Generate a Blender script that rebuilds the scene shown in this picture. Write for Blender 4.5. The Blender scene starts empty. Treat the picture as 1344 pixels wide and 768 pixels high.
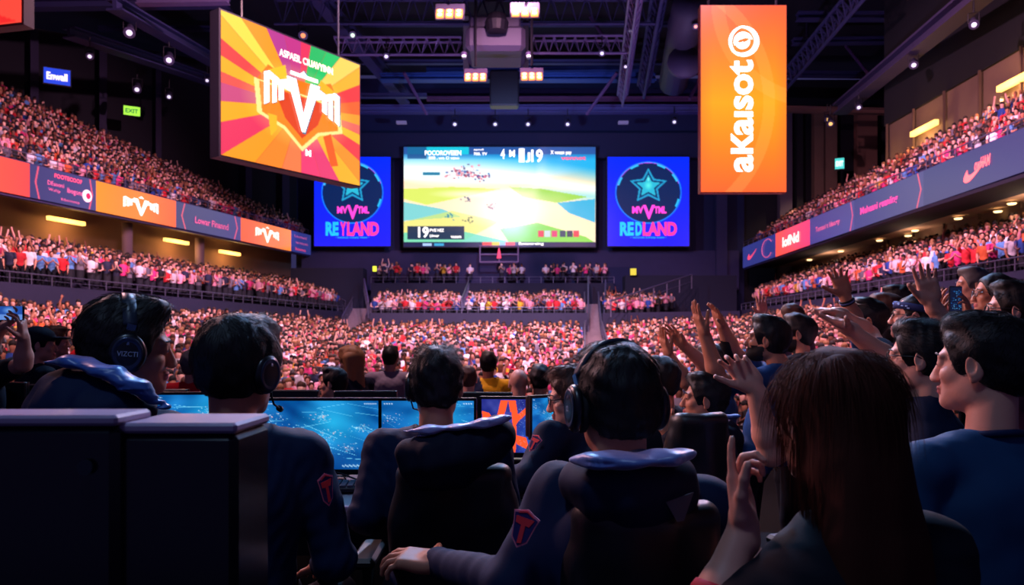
import bpy, math, random
import numpy as np
import openvdb as vdb
from mathutils import Vector, Matrix
random.seed(7); RNG = np.random.default_rng(11)
SC = bpy.context.scene
COL = SC.collection
EYE = 1.33          # height of the lens above the players' stage
A = lambda *a: np.array(a, dtype=float)

def W(px, py, y):
    """a place in the room: a bearing and an elevation seen from the lens, at depth y"""
    return A((px - 672) / 1000 * y, y, EYE + (450 - py) / 1000 * y)
def CP(px, py, z):
    return W(px, py, (z - EYE) * 1000 / (450 - py))
def unit(v):
    v = np.asarray(v, float); return v / (np.linalg.norm(v) + 1e-9)
def lin(c):
    c = np.asarray(c, float) / 255.0
    return np.where(c <= .04045, c / 12.92, ((c + .055) / 1.055) ** 2.4)

# ------------------------------------------------------------------ materials
MATS = {}
def mat(name, rgb=(128, 128, 128), rough=.6, metal=0., emit=0., spec=.5, bump=None, attr=False, objcol=False, sheen=0., mix=None):
    if name in MATS: return MATS[name]
    m = bpy.data.materials.new(name); m.use_nodes = True
    nt = m.node_tree; b = nt.nodes['Principled BSDF']
    c = (*lin(rgb), 1)
    b.inputs['Base Color'].default_value = c
    b.inputs['Roughness'].default_value = rough
    b.inputs['Metallic'].default_value = metal
    b.inputs['Specular IOR Level'].default_value = spec
    if sheen:
        b.inputs['Sheen Weight'].default_value = sheen
        b.inputs['Sheen Roughness'].default_value = .4
    src = None
    if attr:
        n = nt.nodes.new('ShaderNodeAttribute'); n.attribute_name = 'Col'; src = n.outputs['Color']
    if objcol:
        n = nt.nodes.new('ShaderNodeObjectInfo'); src = n.outputs['Color']
    if mix:      # (scale, other rgb, detail)
        t = nt.nodes.new('ShaderNodeTexCoord'); nz = nt.nodes.new('ShaderNodeTexNoise')
        nz.inputs['Scale'].default_value = mix[0]; nz.inputs['Detail'].default_value = mix[2]
        nt.links.new(t.outputs['Object'], nz.inputs['Vector'])
        mx = nt.nodes.new('ShaderNodeMix'); mx.data_type = 'RGBA'
        mx.inputs[6].default_value = c; mx.inputs[7].default_value = (*lin(mix[1]), 1)
        nt.links.new(nz.outputs['Fac'], mx.inputs[0]); src = mx.outputs[2]
    if src: nt.links.new(src, b.inputs['Base Color'])
    if emit:
        b.inputs['Emission Strength'].default_value = emit
        b.inputs['Emission Color'].default_value = c
        if src: nt.links.new(src, b.inputs['Emission Color'])
        if attr:
            b.inputs['Base Color'].default_value = (.01, .01, .01, 1)
            for l in list(nt.links):
                if l.to_socket == b.inputs['Base Color']: nt.links.remove(l)
    if bump:     # (scale, strength, distance, stretch)
        t = nt.nodes.new('ShaderNodeTexCoord'); mp = nt.nodes.new('ShaderNodeMapping')
        mp.inputs['Scale'].default_value = bump[3] if len(bump) > 3 else (1, 1, 1)
        nz = nt.nodes.new('ShaderNodeTexNoise'); nz.inputs['Scale'].default_value = bump[0]; nz.inputs['Detail'].default_value = 4
        bp = nt.nodes.new('ShaderNodeBump'); bp.inputs['Strength'].default_value = bump[1]; bp.inputs['Distance'].default_value = bump[2]
        nt.links.new(t.outputs['Object'], mp.inputs['Vector']); nt.links.new(mp.outputs[0], nz.inputs['Vector'])
        nt.links.new(nz.outputs['Fac'], bp.inputs['Height']); nt.links.new(bp.outputs[0], b.inputs['Normal'])
    MATS[name] = m; return m

def SKIN(tone='fair'):
    rgb = {'fair': (214, 150, 128), 'tan': (190, 124, 96), 'olive': (170, 108, 84), 'brown': (112, 66, 50)}[tone]
    return mat('skin_' + tone, rgb, .5, spec=.4, bump=(60, .25, .002))
HAIRRGB = {'black': (17, 14, 17), 'dark': (26, 19, 19), 'brown': (72, 44, 34), 'blonde': (170, 118, 76), 'grey': (96, 90, 92), 'auburn': (66, 30, 22)}
def HAIR(c='black'): return mat('hair_' + c, HAIRRGB[c], .75 if c == 'auburn' else .55, spec=.12 if c == 'auburn' else .3, bump=(110, .3, .0025, (1.6, 1.6, .3)))
def CLOTH(name, rgb, rough=.75, sheen=.0): return mat('cloth_' + name, rgb, rough, spec=.2, sheen=sheen, bump=(260, .25, .001))

# ------------------------------------------------------------------ objects
def rawmesh(name, V, F, mats, idx=None, smooth=True, cols=None):
    me = bpy.data.meshes.new(name)
    V = np.asarray(V, dtype=np.float32)
    if isinstance(F, np.ndarray):
        nf, k = F.shape
        me.vertices.add(len(V)); me.vertices.foreach_set('co', V.ravel())
        me.loops.add(nf * k); me.loops.foreach_set('vertex_index', F.astype(np.int32).ravel())
        me.polygons.add(nf); me.polygons.foreach_set('loop_start', np.arange(0, nf * k, k, dtype=np.int32))
        me.update(calc_edges=True)
    else:
        me.from_pydata([tuple(map(float, v)) for v in V], [], [tuple(map(int, f)) for f in F]); me.update()
    for m in (mats if isinstance(mats, (list, tuple)) else [mats]): me.materials.append(m)
    n = len(me.polygons)
    if idx is not None: me.polygons.foreach_set('material_index', np.asarray(idx, np.int32))
    me.polygons.foreach_set('use_smooth', np.full(n, bool(smooth)))
    if cols is not None:
        at = me.color_attributes.new('Col', 'FLOAT_COLOR', 'POINT')
        c4 = np.ones((len(V), 4), np.float32); c4[:, :3] = cols
        at.data.foreach_set('color', c4.ravel())
    me.validate(); return me

def tag(o, label=None, cat=None, group=None, kind=None):
    if label: o['label'] = label
    if cat: o['category'] = cat
    if group: o['group'] = group
    if kind: o['kind'] = kind
    return o
def thing(name, label, cat, loc, group=None):
    o = bpy.data.objects.new(name, None); COL.objects.link(o)
    o.location = [float(a) for a in loc]; o.empty_display_size = .1
    return tag(o, label, cat, group)
def wloc(o):
    p = Vector((0, 0, 0))
    while o is not None: p = p + o.location; o = o.parent
    return np.array(p)
def mk(name, V, F, m, parent=None, smooth=True, idx=None, cols=None, origin=None):
    """world-space vertices -> one mesh object, its origin at the parent's (or at its own base)"""
    V = np.asarray(V, float).reshape(-1, 3)
    if parent is not None: off = wloc(parent)
    elif origin is not None: off = np.asarray(origin, float)
    else: off = A((V[:, 0].min() + V[:, 0].max()) / 2, (V[:, 1].min() + V[:, 1].max()) / 2, V[:, 2].min())
    o = bpy.data.objects.new(name, rawmesh(name, V - off, F, m, idx, smooth, cols))
    COL.objects.link(o)
    if parent is not None: o.parent = parent
    else: o.location = [float(a) for a in off]
    return o

def frame_of(d, up=(0, 0, 1)):
    d = unit(d); up = np.asarray(up, float)
    if abs(np.dot(d, up)) > .98: up = A(1, 0, 0) if abs(d[0]) < .9 else A(0, 1, 0)
    s = unit(np.cross(d, up)); u = np.cross(s, d)
    return s, d, u
def Rz(a): a = math.radians(a); return A([math.cos(a), -math.sin(a), 0], [math.sin(a), math.cos(a), 0], [0, 0, 1])
def Rx(a): a = math.radians(a); return A([1, 0, 0], [0, math.cos(a), -math.sin(a)], [0, math.sin(a), math.cos(a)])
def Ry(a): a = math.radians(a); return A([math.cos(a), 0, math.sin(a)], [0, 1, 0], [-math.sin(a), 0, math.cos(a)])
I3 = np.eye(3)

class MB:
    """collects simple shapes into one mesh"""
    def __init__(s): s.V = []; s.F = []; s.I = []; s.mi = 0
    def add(s, V, F):
        b = len(s.V); s.V += [tuple(map(float, v)) for v in V]
        s.F += [tuple(int(i) + b for i in f) for f in F]; s.I += [s.mi] * len(F); return s
    def box(s, c, h, M=I3, bev=0):
        c = np.asarray(c, float); h = np.asarray(h, float)
        if bev <= 0:
            V = [c + M @ (h * A(x, y, z)) for x in (-1, 1) for y in (-1, 1) for z in (-1, 1)]
            return s.add(V, [(0, 1, 3, 2), (4, 6, 7, 5), (0, 4, 5, 1), (2, 3, 7, 6), (0, 2, 6, 4), (1, 5, 7, 3)])
        b = min(bev, h.min() * .95)     # bevelled box: stacked chamfered outlines
        def ring(hx, hy, z, cb): return [A(hx - cb, -hy, z), A(hx, -hy + cb, z), A(hx, hy - cb, z), A(hx - cb, hy, z), A(-hx + cb, hy, z), A(-hx, hy - cb, z), A(-hx, -hy + cb, z), A(-hx + cb, -hy, z)]
        rs = [ring(h[0] - b, h[1] - b, -h[2], b * .4), ring(h[0], h[1], -h[2] + b, b), ring(h[0], h[1], h[2] - b, b), ring(h[0] - b, h[1] - b, h[2], b * .4)]
        V = [c + M @ p for r in rs for p in r]; F = [tuple(range(7, -1, -1)), tuple(range(24, 32))]
        for k in range(3):
            for i in range(8): j = (i + 1) % 8; F.append((k * 8 + i, k * 8 + j, k * 8 + 8 + j, k * 8 + 8 + i))
        return s.add(V, F)
    def bar(s, a, b, w, h, up=(0, 0, 1)):
        a = np.asarray(a, float); b = np.asarray(b, float); sd, d, u = frame_of(b - a, up)
        M = np.stack([sd, d, u], 1); return s.box((a + b) / 2, (w / 2, np.linalg.norm(b - a) / 2, h / 2), M)
    def tube(s, pts, r, n=8, caps=True):
        pts = [np.asarray(p, float) for p in pts]; m = len(pts)
        rr = r if isinstance(r, (list, tuple, np.ndarray)) else [r] * m
        V = []; su = None
        for i, p in enumerate(pts):
            t = pts[min(i + 1, m - 1)] - pts[max(i - 1, 0)]
            if su is None: sd, d, u = frame_of(t)
            else:
                d = unit(t); sd = unit(su[0] - d * np.dot(su[0], d)); u = np.cross(sd, d)
            su = (sd, u)
            V += [p + rr[i] * (math.cos(2 * math.pi * k / n) * sd + math.sin(2 * math.pi * k / n) * u) for k in range(n)]
        F = [(i * n + k, i * n + (k + 1) % n, (i + 1) * n + (k + 1) % n, (i + 1) * n + k) for i in range(m - 1) for k in range(n)]
        if caps: F += [tuple(range(n - 1, -1, -1)), tuple(range((m - 1) * n, m * n))]
        return s.add(V, F)
    def lathe(s, prof, c, M=I3, n=24):
        """prof: (radius, height) pairs, turned about the local z axis"""
        V = [np.asarray(c) + M @ A(r * math.cos(2 * math.pi * k / n), r * math.sin(2 * math.pi * k / n), z) for r, z in prof for k in range(n)]
        m = len(prof)
        F = [(i * n + k, i * n + (k + 1) % n, (i + 1) * n + (k + 1) % n, (i + 1) * n + k) for i in range(m - 1) for k in range(n)]
        F += [tuple(range(n - 1, -1, -1)), tuple(range((m - 1) * n, m * n))]
        return s.add(V, F)
    def prism(s, poly, o, r, u, t):
        """outline poly (2-D) on the plane o, r, u, given thickness t along r x u"""
        nrm = unit(np.cross(r, u)); n = len(poly)
        V = [o + r * a + u * b for a, b in poly] + [o + r * a + u * b - nrm * t for a, b in poly]
        F = [tuple(range(n)), tuple(range(2 * n - 1, n - 1, -1))] + [(i + n, (i + 1) % n + n, (i + 1) % n, i) for i in range(n)]
        return s.add(V, F)
    def build(s, name, m, parent=None, smooth=False, **k):
        idx = s.I if isinstance(m, (list, tuple)) else None
        return mk(name, s.V, s.F, m, parent, smooth, idx=idx, **k)

FONTC = {}
def lettering(name, s, o, r, u, w, h, m, parent, bold=.0, lift=.0, shear=0, mirror=False, sk=None):
    """text as a flat mesh fitted in the box with lower-left corner o, width w along r and height h along u"""
    cu = bpy.data.curves.new('t', 'FONT'); cu.body = s; cu.offset = bold; cu.shear = shear; cu.resolution_u = 3
    ob = bpy.data.objects.new('t', cu); me = bpy.data.meshes.new_from_object(ob)
    n = len(me.vertices); P = np.zeros(n * 3, np.float32); me.vertices.foreach_get('co', P); P = P.reshape(-1, 3)
    F = [tuple(p.vertices) for p in me.polygons]
    bpy.data.objects.remove(ob); bpy.data.curves.remove(cu); bpy.data.meshes.remove(me)
    if n == 0: return None
    lo = P.min(0); hi = P.max(0)
    a = (P[:, 0] - lo[0]) / max(hi[0] - lo[0], 1e-6); b = (P[:, 1] - lo[1]) / max(hi[1] - lo[1], 1e-6)
    if mirror: a = 1 - a; F = [f[::-1] for f in F]
    r = np.asarray(r, float); u = np.asarray(u, float); nn = unit(np.cross(r, u))
    V = np.asarray(o) + a[:, None] * w * r + b[:, None] * h * u + nn * lift
    return mk(name, V, F, m, parent, smooth=False)

# ------------------------------------------------------------------ picture painting for screens (they give off their own light)
class Pic:
    def __init__(s, w, h, bg):
        s.w, s.h = w, h; s.c = np.zeros((h, w, 3)); s.c[:] = bg
        s.y, s.x = np.mgrid[0:h, 0:w].astype(float); s.x /= (w - 1); s.y = s.y / (h - 1)     # y runs downwards
    def put(s, m, c, a=1.):
        m = np.clip(m * a, 0, 1)[..., None]; s.c = s.c * (1 - m) + np.asarray(c, float) * m
    def poly(s, pts, c, a=1.):
        ins = np.zeros((s.h, s.w), bool); n = len(pts)
        for i in range(n):
            (x1, y1), (x2, y2) = pts[i], pts[(i + 1) % n]
            if y1 == y2: continue
            k = ((y1 > s.y) != (y2 > s.y)) & (s.x < (x2 - x1) * (s.y - y1) / (y2 - y1) + x1); ins ^= k
        s.put(ins.astype(float), c, a)
    def rect(s, x0, y0, x1, y1, c, a=1.): s.put(((s.x >= x0) & (s.x <= x1) & (s.y >= y0) & (s.y <= y1)).astype(float), c, a)
    def line(s, x0, y0, x1, y1, t, c, asp=1., a=1.):
        dx, dy = (x1 - x0) * asp, y1 - y0; L = dx * dx + dy * dy + 1e-12
        q = np.clip(((s.x - x0) * asp * dx + (s.y - y0) * dy) / L, 0, 1)
        d = np.hypot((s.x - x0) * asp - q * dx, s.y - y0 - q * dy); s.put(np.clip((t - d) / (t * .5) , 0, 1), c, a)
    def blob(s, cx, cy, rx, ry, c, a=1., soft=.5, rot=0.):
        x = s.x - cx; y = s.y - cy; x, y = x * math.cos(rot) + y * math.sin(rot), -x * math.sin(rot) + y * math.cos(rot)
        d = np.hypot(x / rx, y / ry); s.put(np.clip((1 - d) / max(soft, 1e-3), 0, 1), c, a)
    def ring(s, cx, cy, r, t, c, asp=1., a0=-4, a1=4, a=1.):
        x = (s.x - cx) * asp; y = s.y - cy; d = np.abs(np.hypot(x, y) - r); an = np.arctan2(-y, x)
        s.put(np.clip((t - d) / (t * .4), 0, 1) * ((an >= a0) & (an <= a1)), c, a)
    def noise(s, amp, seed=0, sx=1, sy=1, n=14):
        g = np.random.default_rng(seed); z = np.zeros((s.h, s.w))
        for _ in range(n):
            fx, fy = g.normal(0, 6 * sx), g.normal(0, 6 * sy); z += np.sin(2 * math.pi * (fx * s.x + fy * s.y) + g.uniform(0, 7))
        return z / n * amp * 2
    def mesh(s, name, o, r, u, parent, m):
        """o = top-left corner, r = full width vector, u = full height vector (up)"""
        o = np.asarray(o, float); r = np.asarray(r, float); u = np.asarray(u, float)
        V = o + s.x[..., None] * r - s.y[..., None] * u
        i = np.arange(s.w * s.h).reshape(s.h, s.w)
        F = np.stack([i[:-1, :-1], i[1:, :-1], i[1:, 1:], i[:-1, 1:]], -1).reshape(-1, 4)
        return mk(name, V.reshape(-1, 3), F, m, parent, cols=lin(np.clip(s.c, 0, 255)).reshape(-1, 3))

# ------------------------------------------------------------------ smooth solids (signed distances, meshed with openvdb)
class SDF:
    def __init__(s, lo, hi, v):
        s.lo = np.asarray(lo, float) - 4 * v; s.v = v
        s.n = np.maximum(np.ceil((np.asarray(hi, float) + 4 * v - s.lo) / v).astype(int) + 1, 4)
        s.d = np.full(s.n, 1., np.float32)
    def sub(s, lo, hi, pad):
        a = np.clip(np.floor((np.asarray(lo) - pad - s.lo) / s.v).astype(int), 0, s.n); b = np.clip(np.ceil((np.asarray(hi) + pad - s.lo) / s.v).astype(int) + 1, 0, s.n)
        if np.any(b <= a): return None
        g = [(s.lo[i] + s.v * np.arange(a[i], b[i])).astype(np.float32) for i in range(3)]
        return tuple(slice(a[i], b[i]) for i in range(3)), g[0][:, None, None], g[1][None, :, None], g[2][None, None, :]
    def _mix(s, sl, p, k, mode):
        d = s.d[sl]
        if mode == 'add':
            if k > 0: h = np.clip(.5 + .5 * (d - p) / k, 0, 1); r = d * (1 - h) + p * h - k * h * (1 - h)
            else: r = np.minimum(d, p)
        elif mode == 'cut':
            if k > 0: h = np.clip(.5 - .5 * (d + p) / k, 0, 1); r = d * (1 - h) - p * h + k * h * (1 - h)
            else: r = np.maximum(d, -p)
        s.d[sl] = r
    def cone(s, a, b, r1, r2, k=.01, mode='add'):
        a = np.asarray(a, float); b = np.asarray(b, float); R = max(r1, r2)
        q = s.sub(np.minimum(a, b) - R, np.maximum(a, b) + R, k + 3 * s.v)
        if q is None: return
        sl, x, y, z = q; ab = b - a; L = ab @ ab + 1e-9
        t = np.clip(((x - a[0]) * ab[0] + (y - a[1]) * ab[1] + (z - a[2]) * ab[2]) / L, 0, 1)
        d = np.sqrt((x - a[0] - t * ab[0]) ** 2 + (y - a[1] - t * ab[1]) ** 2 + (z - a[2] - t * ab[2]) ** 2) - (r1 + (r2 - r1) * t)
        s._mix(sl, d, k, mode)
    def _loc(s, c, ext, M, k):
        e = np.abs(M) @ np.asarray(ext, float); q = s.sub(c - e, c + e, k + 3 * s.v)
        if q is None: return None
        sl, x, y, z = q; x = x - c[0]; y = y - c[1]; z = z - c[2]
        return sl, [M[0, i] * x + M[1, i] * y + M[2, i] * z for i in range(3)]
    def ell(s, c, r, M=I3, k=.01, mode='add'):
        q = s._loc(np.asarray(c, float), r, M, k)
        if q is None: return
        sl, p = q
        k0 = np.sqrt(sum((p[i] / r[i]) ** 2 for i in range(3))); k1 = np.sqrt(sum((p[i] / r[i] ** 2) ** 2 for i in range(3))) + 1e-6
        s._mix(sl, k0 * (k0 - 1) / k1, k, mode)
    def box(s, c, h, M=I3, rd=.01, k=.01, mode='add', bend=0.):
        q = s._loc(np.asarray(c, float), A(*h) + A(0, abs(bend), 0), M, k)
        if q is None: return
        sl, p = q
        if bend: p[1] = p[1] - bend * (p[0] / h[0]) ** 2
        e = [np.abs(p[i]) - (h[i] - rd) for i in range(3)]
        d = np.sqrt(sum(np.maximum(a, 0) ** 2 for a in e)) + np.minimum(np.maximum(np.maximum(e[0], e[1]), e[2]), 0) - rd
        s._mix(sl, d, k, mode)
    def ripple(s, amp, seed, freq=18., n=6, stretch=(1, 1, 1)):
        g = np.random.default_rng(seed); sl, x, y, z = s.sub(s.lo, s.lo + s.v * s.n, 0)
        t = 0
        for _ in range(n):
            w = g.normal(0, 1, 3) * freq * np.asarray(stretch); t = t + np.sin(w[0] * x + w[1] * y + w[2] * z + g.uniform(0, 6.3))
        s.d = s.d + (amp * t / math.sqrt(n)).astype(np.float32)[:s.n[0], :s.n[1], :s.n[2]]
    def mesh(s):
        w = 3 * s.v; d = np.clip(s.d, -w, w).astype(np.float32)
        for ax in range(3):
            i = [slice(None)] * 3; i[ax] = 0; d[tuple(i)] = w; i[ax] = -1; d[tuple(i)] = w
        g = vdb.FloatGrid(background=float(w)); g.copyFromArray(d)
        p, q = g.convertToQuads(isovalue=0.0)
        if len(p) == 0: return np.zeros((0, 3)), np.zeros((0, 4), int)
        return p * s.v + s.lo, q[:, ::-1].astype(np.int64) if FLIP else q.astype(np.int64)
FLIP = False
def join(ms):
    V = []; F = []; b = 0
    for v, f in ms:
        if len(v) == 0: continue
        V.append(v); F.append(f + b); b += len(v)
    return (np.concatenate(V), np.concatenate(F)) if V else (np.zeros((0, 3)), np.zeros((0, 4), int))
def keep(V, F, mask):
    """the faces of a mesh whose centres satisfy mask"""
    F = F[mask]; u, inv = np.unique(F, return_inverse=True); return V[u], inv.reshape(F.shape)
# ------------------------------------------------------------------ people
class HF:
    """head frame: x to the right ear, y out of the face, z to the crown"""
    def __init__(s, O, yaw=0, pitch=0, roll=0, sc=1.):
        s.O = np.asarray(O, float); s.M = Rz(yaw) @ Rx(pitch) @ Ry(roll); s.sc = sc
    def p(s, x, y, z): return s.O + s.M @ (A(x, y, z) * s.sc)

def head_solid(h, neck, v, female=False, ear=True, shoulders=()):
    q = h.sc; O = h.O; M = h.M
    lo = np.minimum(O - .17 * q, neck - .09); hi = np.maximum(O + .17 * q, neck + .09)
    for s_ in shoulders: lo = np.minimum(lo, s_ - .05); hi = np.maximum(hi, s_ + .05)
    S = SDF(lo, hi, v)
    for s_ in shoulders: S.cone(neck - A(0, 0, .04), s_, .045 * q, .034 * q, .02)
    def e(c, r, k=.012, mode='add', R=I3): S.ell(h.p(*c), A(*r) * q, M @ R, k * q, mode)
    S.cone(h.p(0, -.028, -.055), neck, .052 * q * (.86 if female else 1), .058 * q * (.86 if female else 1), .02)
    e((0, -.014, .028), (.074, .095, .088), .02)
    e((0, .028, -.04), (.057, .06, .075), .02)
    e((0, .045, -.082), (.040, .042, .034), .02)
    e((0, .074, -.098), (.019, .017, .017), .02)
    for sx in (-1, 1):
        e((sx * .046, .008, -.062), (.016, .032, .03), .022)
        e((sx * .04, .058, -.026), (.02, .022, .018), .02)
        e((sx * .031, .094, .0), (.015, .012, .011), .012, 'cut')
        e((sx * .031, .0775, -.001), (.0125, .0125, .0115), .003)
        e((sx * .011, .099, -.041), (.0075, .009, .007), .006)
        if ear:
            Re = Rz(-sx * 22) @ Rx(-10)
            e((sx * .080, -.008, -.008), (.0085, .020, .033), .008, 'add', Re)
            e((sx * .0885, -.002, -.002), (.0055, .011, .019), .004, 'cut', Re)
            e((sx * .077, -.004, -.036), (.007, .009, .010), .006)
    e((0, .076, .02), (.05, .016, .012), .016)
    S.cone(h.p(0, .088, .006), h.p(0, .105, -.036), .0070 * q, .0115 * q, .012 * q)
    e((0, .088, -.0615), (.023, .0095, .0058), .005); e((0, .087, -.0725), (.020, .010, .0068), .005)
    e((0, .10, -.067), (.02, .006, .0016), .002, 'cut')
    return S.mesh()

def hair_solid(h, style, v, seed=1):
    """short | crop | side | bun | fade ; returns the cap"""
    q = h.sc; S = SDF(h.O - .19 * q, h.O + .19 * q, v)
    def e(c, r, k=.012, mode='add', R=I3): S.ell(h.p(*c), A(*r) * q, h.M @ R, k * q, mode)
    t = {'fade': .004, 'crop': .008, 'short': .013, 'side': .017, 'thick': .022, 'bun': .012}[style]
    e((0, -.016, .03), (.075 + t, .096 + t, .088 + t), .02)
    e((0, -.05, -.03), (.062 + t * .4, .05 + t * .5, .055), .02)
    if style in ('side', 'thick', 'short'):
        e((.01, .045, .098 + t * .3), (.05, .045, .024 + t * .4), .02)
        e((-.03, .02, .1 + t * .3), (.04, .05, .02 + t * .4), .02)
    S.ripple(.0026 * q, seed, 60, 8); S.ripple(.0010 * q, seed + 3, 130, 6, (1, .5, .5))
    # open the face, the ears and the nape
    e((0, .133, -.034), (.100, .116, .122), .012, 'cut')
    for sx in (-1, 1): e((sx * .094, .016, -.045), (.034, .050, .064), .01, 'cut')
    e((0, -.02, -.13), (.12, .12, .055), .02, 'cut')
    if style == 'bun': e((0, -.125, .05), (.035, .035, .033), .008)
    return S.mesh()

def strands(V, F, h, n, L, lift, seed, r=.0006, comb=None, grav=.3, segs=4):
    """tapered three-sided hair strands growing off the cap"""
    g = np.random.default_rng(seed); c = V[F].mean(1); e1 = V[F[:, 1]] - V[F[:, 0]]; e2 = V[F[:, 3]] - V[F[:, 0]]
    nn = np.cross(e1, e2); nn /= np.linalg.norm(nn, axis=1)[:, None] + 1e-9
    loc = (c - h.O) @ h.M / h.sc
    ok = np.where((loc[:, 2] > -.09) & (np.einsum('ij,ij->i', nn, c - h.O) > 0))[0]
    i = g.choice(ok, n); P = c[i] + g.normal(0, .001, (n, 3)); N = nn[i]; Lc = loc[i]
    # combing: away from the crown whorl, forward on top, down at the back and sides
    crown = A(0, -.06, .1); d = Lc - crown
    if comb is not None: d = d * .5 + np.asarray(comb) * .1
    d = d / (np.linalg.norm(d, axis=1)[:, None] + 1e-6); d = d @ h.M.T + g.normal(0, .25, (n, 3))
    T = d - N * np.einsum('ij,ij->i', d, N)[:, None]; T /= np.linalg.norm(T, axis=1)[:, None] + 1e-9
    top = np.clip((Lc[:, 2] - .03) / .08, 0, 1)
    D = T + N * (lift * (.3 + top) * g.uniform(.3, 1.4, n))[:, None]; D /= np.linalg.norm(D, axis=1)[:, None]
    ln = L * g.uniform(.5, 1.25, n) * (.45 + .55 * top); pts = [P]; q = P
    for k in range(segs):
        q = q + D * (ln / segs)[:, None]; D = D - N * (.10 * lift + .04) + A(0, 0, -grav * .25); D /= np.linalg.norm(D, axis=1)[:, None]; pts.append(q)
    return sweep(pts, r)
def sweep(pts, r, taper=True):
    m = len(pts); n = len(pts[0]); D = pts[-1] - pts[0]; D /= np.linalg.norm(D, axis=1)[:, None] + 1e-9
    s = np.cross(D, A(.3, .2, 1)); s /= np.linalg.norm(s, axis=1)[:, None] + 1e-9; u = np.cross(s, D)
    V = np.zeros((n, m, 3, 3))
    for k, p in enumerate(pts):
        rr = r * ((1 - k / (m - 1)) * .9 + .1 if taper else 1)
        for j in range(3): V[:, k, j] = p + rr * (math.cos(j * 2.094) * s + math.sin(j * 2.094) * u)
    base = (np.arange(n) * m * 3)[:, None]
    F = [base + A(k * 3 + j, k * 3 + (j + 1) % 3, k * 3 + 3 + (j + 1) % 3, k * 3 + 3 + j).astype(int)[None] for k in range(m - 1) for j in range(3)]
    return V.reshape(-1, 3), np.concatenate(F)

def hand_solid(S, w, d, n, sgn, q=1., curl=.25, spread=.12, thumb=.8, curls=None, tcurl=.3):
    """palm, four unequal fingers and a thumb; sgn +1 right hand, -1 left hand; n = where the palm looks"""
    w = np.asarray(w, float); d = unit(d); n = unit(np.asarray(n) - d * np.dot(n, d)); s = np.cross(d, n) * sgn
    M = np.stack([s, n, d], 1)
    S.cone(w - d * .03 * q, w + d * .02 * q, .028 * q, .026 * q, .01 * q)
    S.box(w + d * .05 * q, A(.040, .0145, .048) * q, M, .013 * q, .012 * q)
    S.ell(w + d * .03 * q + s * .024 * q + n * .008 * q, A(.018, .016, .030) * q, M, .012 * q)
    S.ell(w + d * .035 * q - s * .024 * q + n * .006 * q, A(.014, .014, .032) * q, M, .012 * q)
    offs = [.0305, .0105, -.0100, -.0300]; base = [.092, .097, .092, .082]; lens = [.072, .080, .074, .058]; rad = [.0090, .0092, .0088, .0078]
    for i in range(4):
        cu = (curls[i] if curls is not None else curl * (1 + .12 * i)); sp = spread * (1.5 - i)
        p = w + d * base[i] * q + s * offs[i] * q; ang = cu * .6
        fd0 = unit(d * math.cos(sp) + s * math.sin(sp)); L = lens[i] * q
        for j, fr in enumerate((.45, .31, .24)):
            fd = fd0 * math.cos(ang) + n * math.sin(ang); p2 = p + fd * L * fr
            r1 = rad[i] * q * (1 - .10 * j); S.cone(p, p2, r1, r1 * .9, .0035 * q if j == 0 else .002)
            if j == 0: S.ell(p, A(.0098, .0098, .0098) * q, I3, .006 * q)
            p = p2; ang += cu
    p = w + d * .022 * q + s * .030 * q + n * .006 * q; td = unit(d * math.cos(thumb) + s * math.sin(thumb) + n * .25)
    for j, (L, r) in enumerate(((.040, .0135), (.034, .0108), (.027, .0095))):
        p2 = p + td * L * q; S.cone(p, p2, r * q, r * .88 * q, .006 * q); p = p2
        td = unit(td + (d * .55 + n * .35) * tcurl)

def arm_mesh(sh, el, wr, v, q, hand, sgn, bare, r0=.05):
    pts = [el, wr, sh]; hd = unit(hand.get('d', np.asarray(wr) - el)); tip = np.asarray(wr) + hd * .2 * q
    P = np.array(pts + [tip]); S = SDF(P.min(0) - .1 * q, P.max(0) + .1 * q, v)
    if bare:
        S.cone(sh, el, r0 * q, .040 * q, .01); md = np.asarray(el) + (np.asarray(wr) - el) * .3
        S.cone(el, md, .040 * q, .043 * q, .02); S.cone(md, wr, .043 * q, .027 * q, .02)
    else: S.cone(sh, el, .036 * q, .032 * q, .01); S.cone(el, wr, .032 * q, .026 * q, .01)
    k = dict(hand); k['d'] = hd; k.setdefault('n', (0, 0, -1)); nn = k.pop('n'); k.pop('d')
    hand_solid(S, wr, hd, nn, sgn, q, **k); return S.mesh()


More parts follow.
